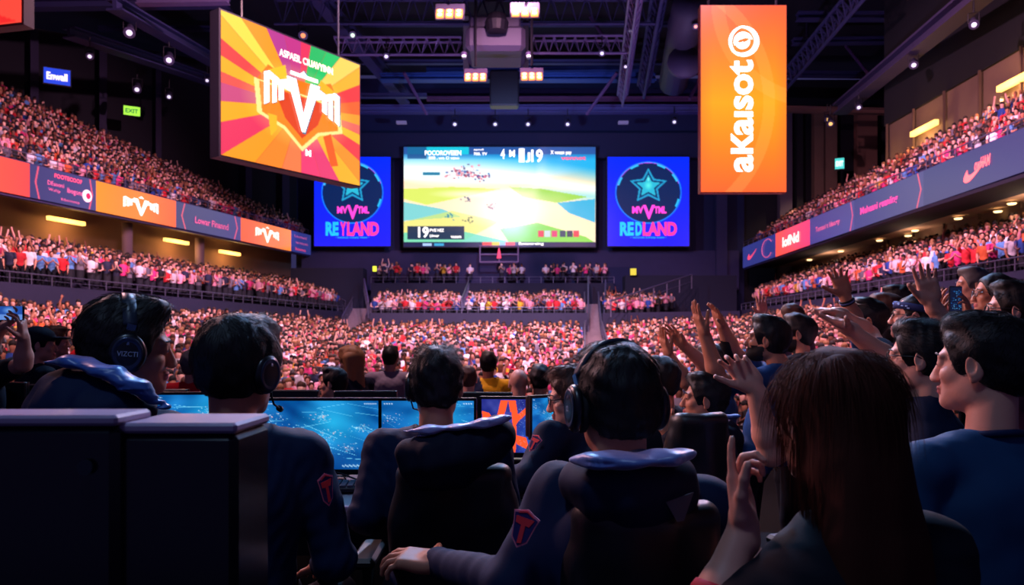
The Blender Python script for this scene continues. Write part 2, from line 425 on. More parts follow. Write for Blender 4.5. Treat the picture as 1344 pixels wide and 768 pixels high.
def figure(head, yaw=0, pitch=0, roll=0, sc=1., byaw=None, v=.006, hairstyle='short', hair='black', tone='fair', female=False,
           arms=None, sleeve='short', top=('navy', (24, 32, 62)), seated=False, ground=-.3, lean=(0, 0), nstr=0, strand=None,
           beard=False, bulk=1., long_hair=None, legs=True, collar=None, seed=1, cuff=None, neckdrop=.155, eyes=True, fold=1., sw=.175):
    """returns {part: (V, F, material)} for one person in world space"""
    h = HF(head, yaw, pitch, roll, sc); byaw = yaw * .6 if byaw is None else byaw
    B = Rz(byaw); right = B[:, 0]; fwd = B[:, 1]; up = A(0, 0, 1)
    neck = h.O + A(0, 0, -neckdrop * sc) - fwd * .03 * sc + A(lean[0], lean[1], 0) * .3
    C = neck - up * .045 * sc; q = sc
    sL = C - right * sw * q * bulk - up * .015; sR = C + right * sw * q * bulk - up * .015
    pel = C - up * .47 * q + A(-lean[0], -lean[1], 0)
    out = {}; arms = arms or {}
    defaults = {'L': (sL, -1), 'R': (sR, 1)}; AR = {}
    for sd, (sh, sg) in defaults.items():
        a = arms.get(sd)
        if a is None:
            el = sh + right * sg * .05 * q - up * .27 * q + fwd * .02; wr = el + fwd * (.2 if seated else .06) * q - up * (.06 if seated else .24) * q - right * sg * .04
            a = dict(el=el, wr=wr, hand=dict(n=-right * sg + A(0, 0, -.2)))
        a = dict(a); a.setdefault('sh', sh); AR[sd] = (np.asarray(a['sh'], float), np.asarray(a['el'], float), np.asarray(a['wr'], float), a.get('hand', {}), sg)
    # --- skin: head, neck and both arms with hands, one mesh
    ms = [head_solid(h, neck - up * .02, v, female, True, [a[0] for a in AR.values()])]
    bare = sleeve == 'short'
    for sd, (sh, el, wr, hd, sg) in AR.items():
        if hd is not None: ms.append(arm_mesh(sh, el, wr, min(v, .0055) if v < .01 else v, q * (.92 if female else 1), hd, sg, bare))
    V, F = join(ms); out['body'] = (V, F, SKIN(tone))
    # --- top
    P = [neck, pel, sL, sR, A(*pel) - up * .1] + [x for a in AR.values() for x in ((a[0] + (a[1] - a[0]) * .65,) if bare else (a[1], a[2]))]
    P = np.array(P); vt = max(v * 1.35, .007); S = SDF(P.min(0) - .2 * q, P.max(0) + .14 * q, vt)
    b = q * bulk
    S.ell(C - up * .15 * q, A(.172 * b, .112 * q, .2 * q), B, .03); S.ell(C - up * .09 * q - fwd * .02, A(.15 * b, .1 * q, .12 * q), B, .03)
    S.ell((C + pel) / 2 - up * .06, A(.152 * b, .108 * q, .2 * q), B, .04); S.ell(pel, A(.168 * b, .12 * q, .14 * q), B, .04)
    for sh in (AR['L'][0], AR['R'][0]):
        S.cone(C - up * .01, sh, .058 * q, .064 * q, .03); S.cone(neck - up * .01, sh, .05 * q, .05 * q, .035)
    for sh, el, wr, hd, sg in AR.values():
        if bare: S.cone(sh, sh + (el - sh) * .62, .062 * q, .060 * q, .02)
        else:
            S.cone(sh, el, .064 * q, .052 * q, .025); S.cone(el, wr, .053 * q, .037 * q, .02)
    if cuff:
        for sh, el, wr, hd, sg in AR.values(): S.cone(wr - unit(wr - el) * .03, wr, .037, .037, .004)
    S.ripple(.0035 * fold, seed + 5, 22, 7, (1, 1, .6)); S.ripple(.0016 * fold, seed + 9, 70, 5)
    S.ell(neck + up * .035 * q + fwd * .012, A(.062, .064, .05) * q, B, .006, 'cut')
    if bare:
        for sh, el, wr, hd, sg in AR.values():
            e = sh + (el - sh) * .62; S.cone(e + (el - sh) * .30, e + unit(el - sh) * .09, .05, .05, .002, 'cut')
    out['shirt' if bare else 'jacket'] = (*S.mesh(), CLOTH(*top))
    if collar is not None:
        mb = MB(); n = 20; pr = []
        for k in range(n + 1):
            t = 2 * math.pi * k / n; pr.append(neck + up * (.012 - .012 * math.sin(t)) * q + B @ A(.066 * math.cos(t), .064 * math.sin(t), 0) * q)
        mb.tube(pr, .009 * q, 8); V, F = np.array(mb.V), np.array([f for f in mb.F if len(f) == 4]); out['collar'] = (V, F, CLOTH(*collar))
    # --- trousers
    if legs:
        hipL = pel - right * .09 * q; hipR = pel + right * .09 * q; g = ground
        P = [hipL, hipR]; LG = []
        for hp in (hipL, hipR):
            if seated: kn = hp + fwd * .42 * q - up * .02; kn[2] = max(kn[2], g + .4); ft = A(kn[0], kn[1], g + .09)
            else: kn = (hp + A(hp[0], hp[1], g)) / 2 + fwd * .03; ft = A(hp[0], hp[1], g + .09) - fwd * .02
            LG.append((hp, kn, ft)); P += [kn, ft]
        P = np.array(P); vv = max(v * 2, .014); S = SDF(P.min(0) - .16 * q, P.max(0) + .16 * q, vv)
        S.ell(pel - up * .02, A(.165 * b, .118 * q, .11 * q), B, .03)
        for hp, kn, ft in LG: S.cone(hp, kn, .088 * q, .062 * q, .03); S.cone(kn, ft, .060 * q, .044 * q, .02)
        out['trousers'] = (*S.mesh(), CLOTH('trousers', (17, 19, 30)))
        S = SDF(P.min(0) - .2 * q, np.maximum(P.max(0), P.min(0) + .1) + .2, vv)
        for hp, kn, ft in LG: S.cone(ft - up * .055 - fwd * .03, ft - up * .058 + fwd * .13, .033, .031, .01)
        out['shoes'] = (*S.mesh(), mat('shoe', (20, 20, 24), .5))
    # --- hair
    if hairstyle and hairstyle != 'bald':
        Vh, Fh = hair_solid(h, hairstyle, max(v, .004), seed); parts = [(Vh, Fh)]
        if nstr: k = dict(L=.03, lift=.35, r=.0007); k.update(strand or {}); parts.append(strands(Vh, Fh, h, nstr, k['L'], k['lift'], seed, k['r'], k.get('comb'), k.get('grav', .3)))
        if long_hair: parts += long_hair(h)
        out['hair'] = (*join(parts), HAIR(hair))
    if beard:
        Vs, Fs, _ = out['body']; c = (Vs[Fs].mean(1) - h.O) @ h.M / q
        m = (c[:, 2] < -.038) & (c[:, 2] > -.125) & (c[:, 1] > .0) & (np.abs(c[:, 0]) < .075) & ~((np.abs(c[:, 2] + .067) < .012) & (np.abs(c[:, 0]) < .024)) & (c[:, 1] > -c[:, 2] * .0 + .0)
        m &= (c[:, 2] < -.05) | (np.abs(c[:, 0]) > .05) | ((np.abs(c[:, 0]) < .03) & (c[:, 2] < -.05))
        Vb, Fb = keep(Vs, Fs, m)
        if len(Vb): Vb = h.O + (Vb - h.O) * 1.025; out['beard'] = (Vb, Fb, HAIR(hair))
    if eyes and v < .012:
        mb = MB(); mw = MB()
        for sx in (-1, 1):
            mb.tube([h.p(sx * .014, .089, .0215), h.p(sx * .030, .092, .0265), h.p(sx * .046, .080, .022)], [.0022 * q, .0034 * q, .0018 * q], 6)
        V, F = np.array(mb.V), np.array([f for f in mb.F if len(f) == 4]); out['eyebrow'] = (V, F, HAIR(hair if hair != 'blonde' else 'brown'))
        vs, fs, _ = out['body']; c = (vs[fs].mean(1) - h.O) @ h.M / q
        m = ((np.abs(c[:, 0]) - .031) ** 2 / .0085 ** 2 + (c[:, 2] + .001) ** 2 / .0042 ** 2 < 1) & (c[:, 1] > .07)
        Ve, Fe = keep(vs, fs, m)
        if len(Ve): out['eye'] = (Ve + h.M[:, 1] * .0012, Fe, mat('eye', (60, 50, 52), .2))
        m = (np.abs(c[:, 0]) < .022) & (np.abs(c[:, 2] + .067) < .0105) & (c[:, 1] > .084)
        Vl, Fl = keep(vs, fs, m)
        if len(Vl): out['lips'] = (Vl + h.M[:, 1] * .0012, Fl, mat('lip', (170, 84, 82), .4))
    out['_'] = dict(h=h, neck=neck, C=C, B=B, right=right, fwd=fwd, pel=pel, sL=sL, sR=sR, arms=AR)
    return out

def person(label, group=None, ground=-.3, extra=None, **k):
    f = figure(ground=ground, **k); i = f.pop('_'); base = A(i['pel'][0], i['pel'][1], ground)
    V, F, m = f.pop('body')
    root = mk('person', V, F, m, origin=base); tag(root, label, 'person', group)
    for n, (V, F, m) in f.items():
        if len(V): mk(n, V, F, m, root)
    i['root'] = root
    return i
# ------------------------------------------------------------------ worn and used things
def ribbon(mb, pts, wd, w, t):
    """a strap of width w (along wd, one per point) and thickness t"""
    pts = [np.asarray(p, float) for p in pts]; V = []; n = len(pts)
    for i, p in enumerate(pts):
        T = unit(pts[min(i + 1, n - 1)] - pts[max(i - 1, 0)]); a = unit(wd if np.ndim(wd) == 1 else wd[i]); nn = unit(np.cross(T, a))
        V += [p + a * w / 2 * x + nn * t / 2 * y for x, y in ((-1, -1), (-.9, 1), (.9, 1), (1, -1))]
    F = [(i * 4 + k, i * 4 + (k + 1) % 4, i * 4 + 4 + (k + 1) % 4, i * 4 + 4 + k) for i in range(n - 1) for k in range(4)]
    F += [(3, 2, 1, 0), tuple(range(n * 4 - 4, n * 4))]; return mb.add(V, F)

def headphones(label, h, mic=None, text=None, sc=1.1, tilt=0, grp=None, sides=(-1, 1), bw=.034):
    q = h.sc * sc; X, Y, Z = h.M[:, 0], h.M[:, 1], h.M[:, 2]
    dark = mat('headset_shell', (15, 17, 24), .32); pad = mat('headset_pad', (9, 9, 13), .8); steel = mat('headset_steel', (120, 135, 165), .3, .8)
    root = thing('headphones', label, 'headphones', h.p(0, 0, .13)); 
    if grp: root['group'] = grp
    def arc(R, z0, a, y=-.0):
        return [h.O + q * (X * R * math.sin(t) * 1.0 + Z * (z0 + (R + .022) * math.cos(t)) + Y * (y - .012 * math.cos(t))) for t in np.linspace(-a, a, 33)]
    mb = MB(); ribbon(mb, arc(.089, .020, 1.22), Y, bw * q, .009 * q); band = mb.build('headband', mat('headset_band', (40, 50, 66), .38), root, True)
    mb = MB(); ribbon(mb, arc(.083, .020, .8), Y, bw * .8 * q, .010 * q); mb.build('band_cushion', pad, band, True)
    for sx in sides:
        c = h.O + q * (X * sx * .082 + Y * -.006 + Z * -.008); Mx = np.stack([Y, Z, X * sx], 1)
        Mx = np.stack([Y, np.cross(X * sx, Y), X * sx], 1)
        def oval(prof, asp=1.18, n=28):
            m = MB(); m.lathe(prof, (0, 0, 0), I3, n); V = np.array(m.V); V[:, 1] *= asp; V[:, 2] *= .78; V = c + (V * q) @ Mx.T; return V, m.F
        V, F = oval([(.020, -.004), (.034, -.001), (.041, .006), (.042, .016), (.038, .024), (.029, .0285), (.016, .030), (.001, .0305)])
        cup = mk('ear_cup', V, F, dark, root)
        V, F = oval([(.022, -.018), (.036, -.018), (.043, -.011), (.044, -.003), (.040, .003), (.02, .003)]); mk('ear_pad', V, F, pad, cup)
        V, F = oval([(.030, .0265), (.0345, .0275), (.0345, .0285), (.030, .0300), (.0285, .0290)]); mk('ear_ring', V, F, mat('headset_ring', (58, 66, 86), .3, .6), cup)
        m = MB(); a = h.O + q * (X * sx * .087 + Z * .062)
        m.bar(a, c + Z * .040 * q, .020 * q, .006 * q, up=X); m.tube([c + Z * .045 * q + X * sx * .012 * q, c + Z * .02 * q + X * sx * .022 * q], .004 * q)
        m.build('yoke', steel, root)
        if text and sx in text:
            s, wd = text[sx]; rr = -Y * sx if sx < 0 else Y
            rr = np.cross(Z, X * sx); o = c + X * sx * .0255 * q - rr * wd / 2 * q - Z * .006 * q
            lettering('logo', s, o, rr, Z, wd * q, .012 * q, mat('logo_grey', (176, 184, 200), .4), cup, bold=.01)
        if mic == sx:
            m = MB(); p = [c + q * (X * sx * .01 + Z * -.03 + Y * .01), c + q * (Z * -.075 + Y * .045), c + q * (X * -sx * .03 + Z * -.088 + Y * .10)]
            m.tube(p, .0028 * q); m.tube([p[2], p[2] + (p[2] - p[1]) * .35], .008 * q); m.build('microphone', pad, root, True)
    return root

def eyeglasses(label, h, top=False, rgb=(16, 16, 20), tint=None):
    q = h.sc; root = thing('eyeglasses', label, 'glasses', h.p(0, .1, .07 if top else .0)); m = mat('glasses_frame_%d' % rgb[0], rgb, .3)
    z = .078 if top else .0; y0 = .098 if not top else .070; fr = MB()
    for sx in (-1, 1):
        pts = [h.p(sx * (.032 + .024 * math.cos(t)), y0 - .004 * math.cos(t), z + .017 * math.sin(t)) for t in np.linspace(0, 2 * math.pi, 17)]
        fr.tube(pts, .0022 * q, 6, False)
        fr.tube([h.p(sx * .056, y0 - .006, z + .006), h.p(sx * .079, y0 - .03, z + .006), h.p(sx * .084, -.0, z + .006 - (.01 if top else 0)), h.p(sx * .082, -.03, z - .008)], .0022 * q, 6)
        ln = [h.p(sx * (.032 + .022 * math.cos(t)), y0 - .002, z + .0155 * math.sin(t)) for t in np.linspace(0, 2 * math.pi, 17)[:-1]]
        c = mat('dark_lens', (14, 16, 26), .1) if tint else None
        if tint: mk('lens', ln, [tuple(range(16))], c, root)
        else:
            g = MATS.get('clear_lens')
            if g is None:
                g = mat('clear_lens', (225, 232, 240), .03); g.node_tree.nodes['Principled BSDF'].inputs['Transmission Weight'].default_value = .0; g.node_tree.nodes['Principled BSDF'].inputs['Alpha'].default_value = .14
            mk('lens', ln, [tuple(range(16))], g, root)
    fr.tube([h.p(-.009, y0 + .002, z + .003), h.p(.009, y0 + .002, z + .003)], .002 * q, 6)
    fr.build('frame', m, root, True); return root

def hood(i, c, r, tilt, lining=(72, 88, 128), rgb=(20, 24, 44), v=.006, seed=3, openc=(0, .03, .05), openr=(.8, .75, .8), name='hood', extra=None):
    """a thick hood lying behind the neck; its opening shows the lining. c = offset from the neck in the body frame"""
    B = i['B']; M = B @ Rx(tilt[0]) @ Ry(tilt[1]); O = i['neck'] + B @ A(*c); R = A(*r)
    S = SDF(O - R.max() * 1.5, O + R.max() * 1.5, v)
    S.ell(O, R, M, .01); S.ell(O - M[:, 2] * R[2] * .45 - M[:, 1] * R[1] * .2, R * A(.86, .85, .75), M, .03)
    if extra: 
        for (cc, rr) in extra: S.ell(O + M @ A(*cc), A(*rr), M, .03)
    S.ripple(.0045, seed, 20, 6, (1.2, 1, .7)); S.ripple(.002, seed + 1, 60, 5)
    oc = O + M @ (A(*openc)); orr = R * A(*openr); S.ell(oc, orr, M, .012, 'cut')
    V, F = S.mesh(); c = (V[F].mean(1) - oc) @ M; ins = np.sqrt(((c / (orr + .006)) ** 2).sum(1)) < 1.03
    a = mk(name, *keep(V, F, ~ins), CLOTH('hood_%d' % rgb[2], rgb), i['root'])
    mk('hood_lining', *keep(V, F, ins), mat('lining_%d' % lining[2], lining, .42, sheen=.5, bump=(30, .3, .004)), a); return a

def cloth_rim(i, pts, r, rgb, flat=.42, name='hood_lining', v=.005, seed=2, parent=None):
    """the turned-out satin lining of a hood: a soft flattened roll through pts (place, radius)"""
    P = np.array([p for p, _ in pts]); S = SDF(P.min(0) - .08, P.max(0) + .08, v)
    for (a, ra), (b, rb) in zip(pts[:-1], pts[1:]):
        for t in np.linspace(0, 1, 5): q = np.asarray(a) + (np.asarray(b) - a) * t; rr = ra + (rb - ra) * t; S.ell(q, (rr * 1.5, rr * 1.9, rr * flat), I3, .012)
    S.ripple(.0032, seed, 55, 6, (1, .8, .6)); return mk(name, *S.mesh(), mat('lining_%d_%d' % rgb[1:], rgb, .36, sheen=.3, bump=(30, .3, .004)), i['root'])
def at_neck(i, p): return tuple(i['B'].T @ (np.asarray(p) - i['neck']))

def shield_patch(parent, c, n, up, w, hgt, kind=0, bulge=0.):
    """embroidered shield: pale rim, navy field, red figure"""
    c = np.asarray(c, float); n = unit(n); r = unit(np.cross(up, n)); u = np.cross(n, r)
    sh = [(0, -.5), (.30, -.30), (.42, .15), (.5, .36), (.26, .42), (0, .5), (-.26, .42), (-.5, .36), (-.42, .15), (-.30, -.30)]
    def pl(s, l): m = MB(); m.prism([(a * s * w, b * s * hgt) for a, b in sh], c + n * l, r, u, .0015); return m
    p = pl(1, 0).build('sleeve_patch', mat('patch_rim', (250, 130, 156), .7), parent)
    pl(.88, .0015).build('patch_field', mat('patch_navy', (40, 26, 96), .7), p)
    m = MB(); T = [(-.34, .26), (.34, .30), (.22, .10), (.08, .10), (.12, -.34), (-.04, -.38), (-.08, .08), (-.30, .10)]
    m.prism([(a * w, b * hgt) for a, b in T], c + n * .003, r, u, .0015)
    m.prism([(a * w, b * hgt) for a, b in [(-.3, .33), (0, .42), (.3, .34), (.25, .38), (0, .46), (-.26, .39)]], c + n * .003, r, u, .0015)
    m.build('patch_emblem', mat('patch_red', (255, 56, 66), .6), p); return p

def gaming_chair(label, c, yaw, w=.5, top=1.12, rgb=(11, 11, 18), ground=0, lean=8, wing=True, edge=None, hd=.36):
    """c = middle of the backrest at its foot (seat level)"""
    M = Rz(yaw); c = np.asarray(c, float); root = thing('gaming_chair', label, 'chair', (c[0], c[1], ground)); lm = mat('chair_leather_%d' % rgb[0], rgb, .42, bump=(240, .3, .0008))
    z0 = c[2]; hh = (top - z0) / 2; O = A(c[0], c[1], z0 + hh) + M @ A(0, -math.tan(math.radians(lean)) * hh, 0); MM = M @ Rx(lean)
    S = SDF(O - .5, O + .5, .008); S.box(O, A(w / 2, .045, hh + .02), MM, .04, .01, bend=.05)
    S.box(O - MM[:, 2] * hh * .45, A(w / 2 * .8, .05, hh * .5), MM, .04, .03, bend=.03)
    if wing:
        for sx in (-1, 1): S.ell(O + MM @ A(sx * w * .47, .05, hh * .25), A(.035, .06, hh * .5), MM, .03)
    S.ripple(.002, 4, 30, 5); mk('backrest', *S.mesh(), lm, root)
    sc = A(c[0], c[1], z0 - .02) + M @ A(0, .27, 0); S = SDF(sc - .4, sc + .4, .012); S.box(sc, (.26, .26, .055), M, .04, .01)
    mk('seat', *S.mesh(), lm, root); pm = mat('chair_plastic', (12, 12, 15), .45)
    for sx in (-1, 1):
        mb = MB(); a = sc + M @ A(sx * .3, -.02, 0); mb.bar(a, a + A(0, 0, .22), .05, .03); mb.box(a + A(0, 0, .23), (.04, .13, .018), M, .012); mb.build('armrest', pm, root)
    mb = MB(); mb.tube([A(sc[0], sc[1], ground + .1), sc - A(0, 0, .05)], .03, 12); mb.build('gas_lift', mat('steel_dark', (70, 72, 80), .3, .9), root)
    for k in range(5):
        mb = MB(); a = A(sc[0], sc[1], ground + .11); b = a + Rz(72 * k) @ A(0, .3, -.03); mb.bar(a, b, .05, .03); leg = mb.build('base_arm', pm, root)
        mb = MB(); mb.lathe([(.028, -.02), (.03, 0), (.028, .02)], A(b[0], b[1], ground + .03), M @ Rz(72 * k) @ Ry(90), 12); mb.build('caster', pm, leg)
    return root

def game_pixels(w, h, seed):
    """blue underwater-like battle scene"""
    P = Pic(w, h, (12, 92, 160)); g = np.random.default_rng(seed)
    P.c += (P.noise(40, seed, .35, .35))[..., None] * A(.5, 1, 1.1)
    P.blob(.62, .32, .35, .5, (40, 190, 235), .75, 1); P.blob(.5, .95, .7, .35, (8, 60, 130), .7, .9); P.blob(.1, .7, .3, .6, (10, 78, 160), .6, 1)
    for _ in range(26):
        x, y = g.uniform(0, 1, 2); L = g.uniform(.05, .35); a = g.normal(.15, .35); P.line(x, y, x + L * math.cos(a), y + L * math.sin(a), g.uniform(.003, .007), (120, 215, 245), w / h, g.uniform(.2, .8))
    for cx, cy, r in ((.12, .25, .12), (.52, .26, .10), (.58, .5, .13), (.85, .4, .08), (.45, .6, .12), (.3, .42, .1), (.75, .7, .08)):
        for _ in range(70): P.blob(cx + g.normal(0, r * .5), cy + g.normal(0, r * .4), g.uniform(.003, .012), g.uniform(.003, .010), [(214, 240, 250), (150, 220, 240), (240, 190, 190), (30, 110, 170)][g.integers(4)], g.uniform(.3, .95), .7)
    for k in range(9): P.line(.42 + .02 * k, .45 + .01 * k, .50 + .014 * k, .80, .004, (190, 205, 235), w / h, .4)
    for x0 in (.02, .88):
        for k in range(10): P.blob(x0 + k * .011, .045, .005, .014, (225, 235, 245), .8, .6)
    for k in range(24): P.blob(.70 + k * .011, .95 + .01 * math.sin(k * 2.1), .006, .018, (190, 230, 250), .85, .6)
    return P

def monitor(label, c, yaw, w, h, pic, stand=.12, group=None, seg=None, name='monitor'):
    """c = middle of the screen; the screen looks towards -y turned by yaw"""
    M = Rz(yaw); c = np.asarray(c, float); X, Y = M[:, 0], M[:, 1]; Z = A(0, 0, 1)
    root = thing(name, label, 'monitor', c - Z * (h / 2 + stand), group); sh = mat('monitor_shell', (12, 13, 19), .35)
    mb = MB(); mb.box(c + Y * .018, (w / 2 + .012, .014, h / 2 + .012), M, .006); mb.build('case', sh, root)
    fr = MB(); b = .012
    for dx, dz, hx, hz in ((0, h / 2 + b / 2, w / 2 + b, b / 2), (0, -h / 2 - b * .9, w / 2 + b, b * .9), (-w / 2 - b / 2, 0, b / 2, h / 2), (w / 2 + b / 2, 0, b / 2, h / 2)):
        fr.box(c + X * dx + Z * dz - Y * .002, (hx, .007, hz), M)
    fr.build('bezel', sh, root)
    if pic is not None: pic.mesh('screen', c - X * w / 2 + Z * h / 2, X * w, Z * h, root, mat('screen_glow', (128, 128, 128), .25, emit=1.25, attr=True))
    mb = MB(); mb.bar(c + Y * .05 - Z * (h / 2 + stand), c + Y * .05, .05, .02); mb.build('stand', sh, root)
    mb = MB(); mb.box(c + Y * .05 - Z * (h / 2 + stand - .006), (.11, .08, .006), M, .003); mb.build('foot', sh, root)
    return root
# ------------------------------------------------------------------ the hall
K = 1.4
def G(x, y, z): return A(K * x, K * y, EYE + (z - EYE) * K)
FLOOR = -1.75
NAVY = mat('wall_navy', (10, 18, 62), .8, mix=(1.5, (12, 22, 74), 3)); NAVY2 = mat('wall_indigo', (40, 38, 78), .8, mix=(2, (48, 44, 90), 3))
DARK = mat('wall_dark', (9, 9, 22), .85, mix=(1.2, (13, 12, 28), 3)); FASC = mat('rail_wall', (34, 36, 66), .7, mix=(2.5, (42, 42, 76), 3))
BEIGE = mat('wall_beige', (118, 96, 80), .8, mix=(1.2, (104, 84, 72), 3)); BROWN = mat('wall_brown', (120, 88, 74), .85, mix=(1., (106, 78, 68), 3))
CONC = mat('concrete', (70, 66, 84), .85, mix=(2, (86, 80, 96), 4)); STEEL = mat('truss_steel', (120, 108, 150), .45, .5); BSTEEL = mat('beam_blue', (52, 54, 96), .6, .2)
def struct(o): o['kind'] = 'structure'; return o
def sheet(name, pts, m, th=.12):
    """a slab with the given outline and a real thickness"""
    pts = [np.asarray(p, float) for p in pts]; n = len(pts); nn = unit(np.cross(pts[1] - pts[0], pts[2] - pts[0]))
    V = pts + [p - nn * th for p in pts]
    F = [tuple(range(n)), tuple(range(2 * n - 1, n - 1, -1))] + [(i + n, (i + 1) % n + n, (i + 1) % n, i) for i in range(n)]
    return struct(mk(name, V, F, m, smooth=False))
def vwall(name, a, b, z0, z1, m, th=.2):
    """a wall standing on the line a-b (x, y), heights z0..z1 (numbers or pairs)"""
    z0 = z0 if isinstance(z0, tuple) else (z0, z0); z1 = z1 if isinstance(z1, tuple) else (z1, z1)
    return sheet(name, [G(*a, z0[0]), G(*b, z0[1]), G(*b, z1[1]), G(*a, z1[0])], m, th)
def low(z=FLOOR): return EYE + (z - EYE) / K

# floor, stage, walls, ceiling
sheet('floor', [(-45, -4, FLOOR), (45, -4, FLOOR), (45, 72, FLOOR), (-45, 72, FLOOR)], mat('floor_dark', (6, 7, 14), .85, spec=.15, mix=(.8, (10, 10, 20), 4)))
mb = MB(); mb.box((0, 4.4, -1.02), (16, 7.4, .72)); struct(mb.build('floor_mezzanine', mat('floor_dark', (16, 17, 28), .5)))
mb = MB(); mb.box((-.6, 2.3, -.15), (2.6, 3.05, .149)); struct(mb.build('floor_stage', mat('stage_top', (6, 7, 14), .85, spec=.12, mix=(3, (9, 9, 18), 4))))
vwall('wall_back', (-13.2, 46.6), (14.2, 46.6), low(), 17.5, NAVY)
vwall('wall_back_right', (14.2, 46.8), (23.2, 46.8), low(), 17.5, DARK)
mb = MB(); mb.box(G(.5, 46.2, 5.7), (13.2 * K, .3, 1.2 * K)); struct(mb.build('trim_1', NAVY2))
mb = MB(); mb.box(G(.5, 46.1, 13.2), (14 * K, .4, .75 * K)); struct(mb.build('trim_2', mat('band_navy', (22, 26, 66), .8)))
vwall('wall_left_upper', (-31, 30), (-25.8, 38.3), 7, 17.5, DARK); vwall('wall_left_far', (-25.8, 38.3), (-13, 46.7), 7, 17.5, DARK)
vwall('wall_left_near', (-34, -2), (-31, 30), low(), 17.5, DARK)
vwall('wall_left_concourse', (-24.6, 12), (-13.5, 46.6), 3.5, 6.9, BROWN)
vwall('wall_right', (17.1, 34.8), (17.2, -2), 5.6, 11.2, BEIGE); vwall('wall_right_far', (23, 46.8), (23, 34.6), 4.5, 17.5, DARK); vwall('wall_right_return', (23, 34.7), (17.1, 34.7), 4.5, 17.5, DARK); vwall('wall_right_concourse', (17.1, 46.8), (17.3, -2), 3.5, 6.4, BROWN)
vwall('wall_right_top', (17.0, 34.8), (17.1, -2), 11.2, 17.5, mat('wall_black', (5, 6, 18), .9))
sheet('ceiling', [(-48, -4, 25.5), (-48, 68, 25.5), (34, 68, 25.5), (34, -4, 25.5)], mat('ceiling_black', (10, 10, 22), .9, mix=(.4, (14, 14, 34), 3)), -.3)
for i, (px, y0, y1, w, yy) in enumerate([(44, 60, 135, .5, 33), (133, 70, 140, .5, 37), (322, 170, 270, .5, 0), (370, 200, 290, .6, 0), (205, 130, 180, .4, 0)]):
    # pilasters along the far left wall
    k = (px - 672) / 1000; a, b = A(-31, 30), A(-25.8, 38.3)
    if px > 20: a, b = A(-25.8, 38.3), A(-13, 46.7)
    t = (a[0] - k * a[1]) / ((a[0] - k * a[1]) - (b[0] - k * b[1])); p = a + (b - a) * t
    mb = MB(); mb.box(G(p[0] + .3, p[1] - .4, 12.2), (w * .5, w * .5, 5 * K), Rz(33)); struct(mb.build('wall_pilaster', mat('pilaster', (36, 32, 62), .8)))
for px, w, m in [(946, 14, NAVY2), (1030, 16, mat('pil_taupe', (84, 74, 92), .8)), (1048, 8, DARK), (1089, 15, BEIGE), (1136, 26, BROWN), (1073, 12, BEIGE)]:
    c = W(px, 300, 46 * K); mb = MB(); mb.box((c[0], c[1], 10), (w * .046 * K / 2, .35, 11)); struct(mb.build('wall_pilaster', m))

# stepped stands
SPOTS = []      # (position, yaw, zone, row)
def stand(name, FL, FR, BL, BR, gap=1.0, seat=.54, zone='', m=None, fill=.97, people=True, solid=True, hole=None, focus=(0, 4)):
    FL, FR, BL, BR = (G(*p) for p in (FL, FR, BL, BR))
    d = max(np.linalg.norm((BL - FL)[:2]), np.linalg.norm((BR - FR)[:2])); n = max(1, int(d / gap)); V = []; F = []
    for i in range(n):
        a0 = FL + (BL - FL) * i / n; b0 = FR + (BR - FR) * i / n; a1 = FL + (BL - FL) * (i + 1) / n; b1 = FR + (BR - FR) * (i + 1) / n
        za = a0[2]; zb = b0[2]; q = len(V)
        V += [A(a0[0], a0[1], za - .5), A(b0[0], b0[1], zb - .5), a0, b0, A(a1[0], a1[1], za), A(b1[0], b1[1], zb)]
        F += [(q, q + 1, q + 3, q + 2), (q + 2, q + 3, q + 5, q + 4)]
        L = np.linalg.norm((b0 - a0)[:2]); ns = max(1, int(L / seat))
        for j in range(ns):
            if not people or random.random() > fill: continue
            t = (j + .5 + (.5 if i % 2 else 0) * .6 + random.uniform(-.22, .22)) / (ns + .5)
            am = a0 + (a1 - a0) * .5; bm = b0 + (b1 - b0) * .5; p = am + (bm - am) * t; p[2] = za + (zb - za) * t
            if hole and hole(p): continue
            yaw = math.degrees(math.atan2(-(focus[0] - p[0]), focus[1] - p[1])) + random.gauss(0, 14)
            SPOTS.append((p, yaw, zone, i))
    o = struct(mk(name, V, F, m or mat('stand_concrete', (40, 40, 66), .85, mix=(2, (52, 50, 78), 3)), smooth=False)); return o
def aisle(p):
    # centre stairs run from the floor up to the gap between the far blocks
    y = p[1] / K; x = p[0] / K
    c = 1.75 + (y - 14) * (4.15 - 1.75) / 24.5; return abs(x - c) < .60
zf = low()
stand('stand_lower_left', (-5.9, 9.6, zf), (-4.3, 25, zf), (-15.2, 15, 1.35), (-9.3, 42, 1.5), zone='lower left')
stand('stand_lower_centre', (-4.6, 13.4, zf), (2.0, 13.4, zf), (-7.7, 38.4, 1.15), (3.95, 38.4, 1.15), zone='lower centre', hole=aisle)
stand('stand_lower_corner', (2.9, 16, zf), (3.3, 16, zf), (4.4, 38.4, 1.15), (11.8, 39, 1.6), zone='lower right', hole=aisle)
stand('stand_lower_right', (3.1, 16, zf), (5.9, 9.6, zf), (11.9, 39, 1.6), (11.9, 12, 1.5), zone='lower right')
stand('stand_lower_centre', (2.1, 13.4, zf), (5.0, 11.5, zf), (3.0, 17, zf + .02), (3.4, 16.5, zf + .02), zone='lower right', gap=.9)
stand('stand_middle_left', (-15.6, 13, 2.85), (-9.7, 43.5, 3.0), (-23.6, 13, 4.3), (-13.5, 46, 4.1), zone='middle left')
stand('stand_middle_right', (12.5, 40, 2.9), (12.5, 10, 2.9), (16.8, 45.5, 4.45), (17, 10, 4.5), zone='middle right')
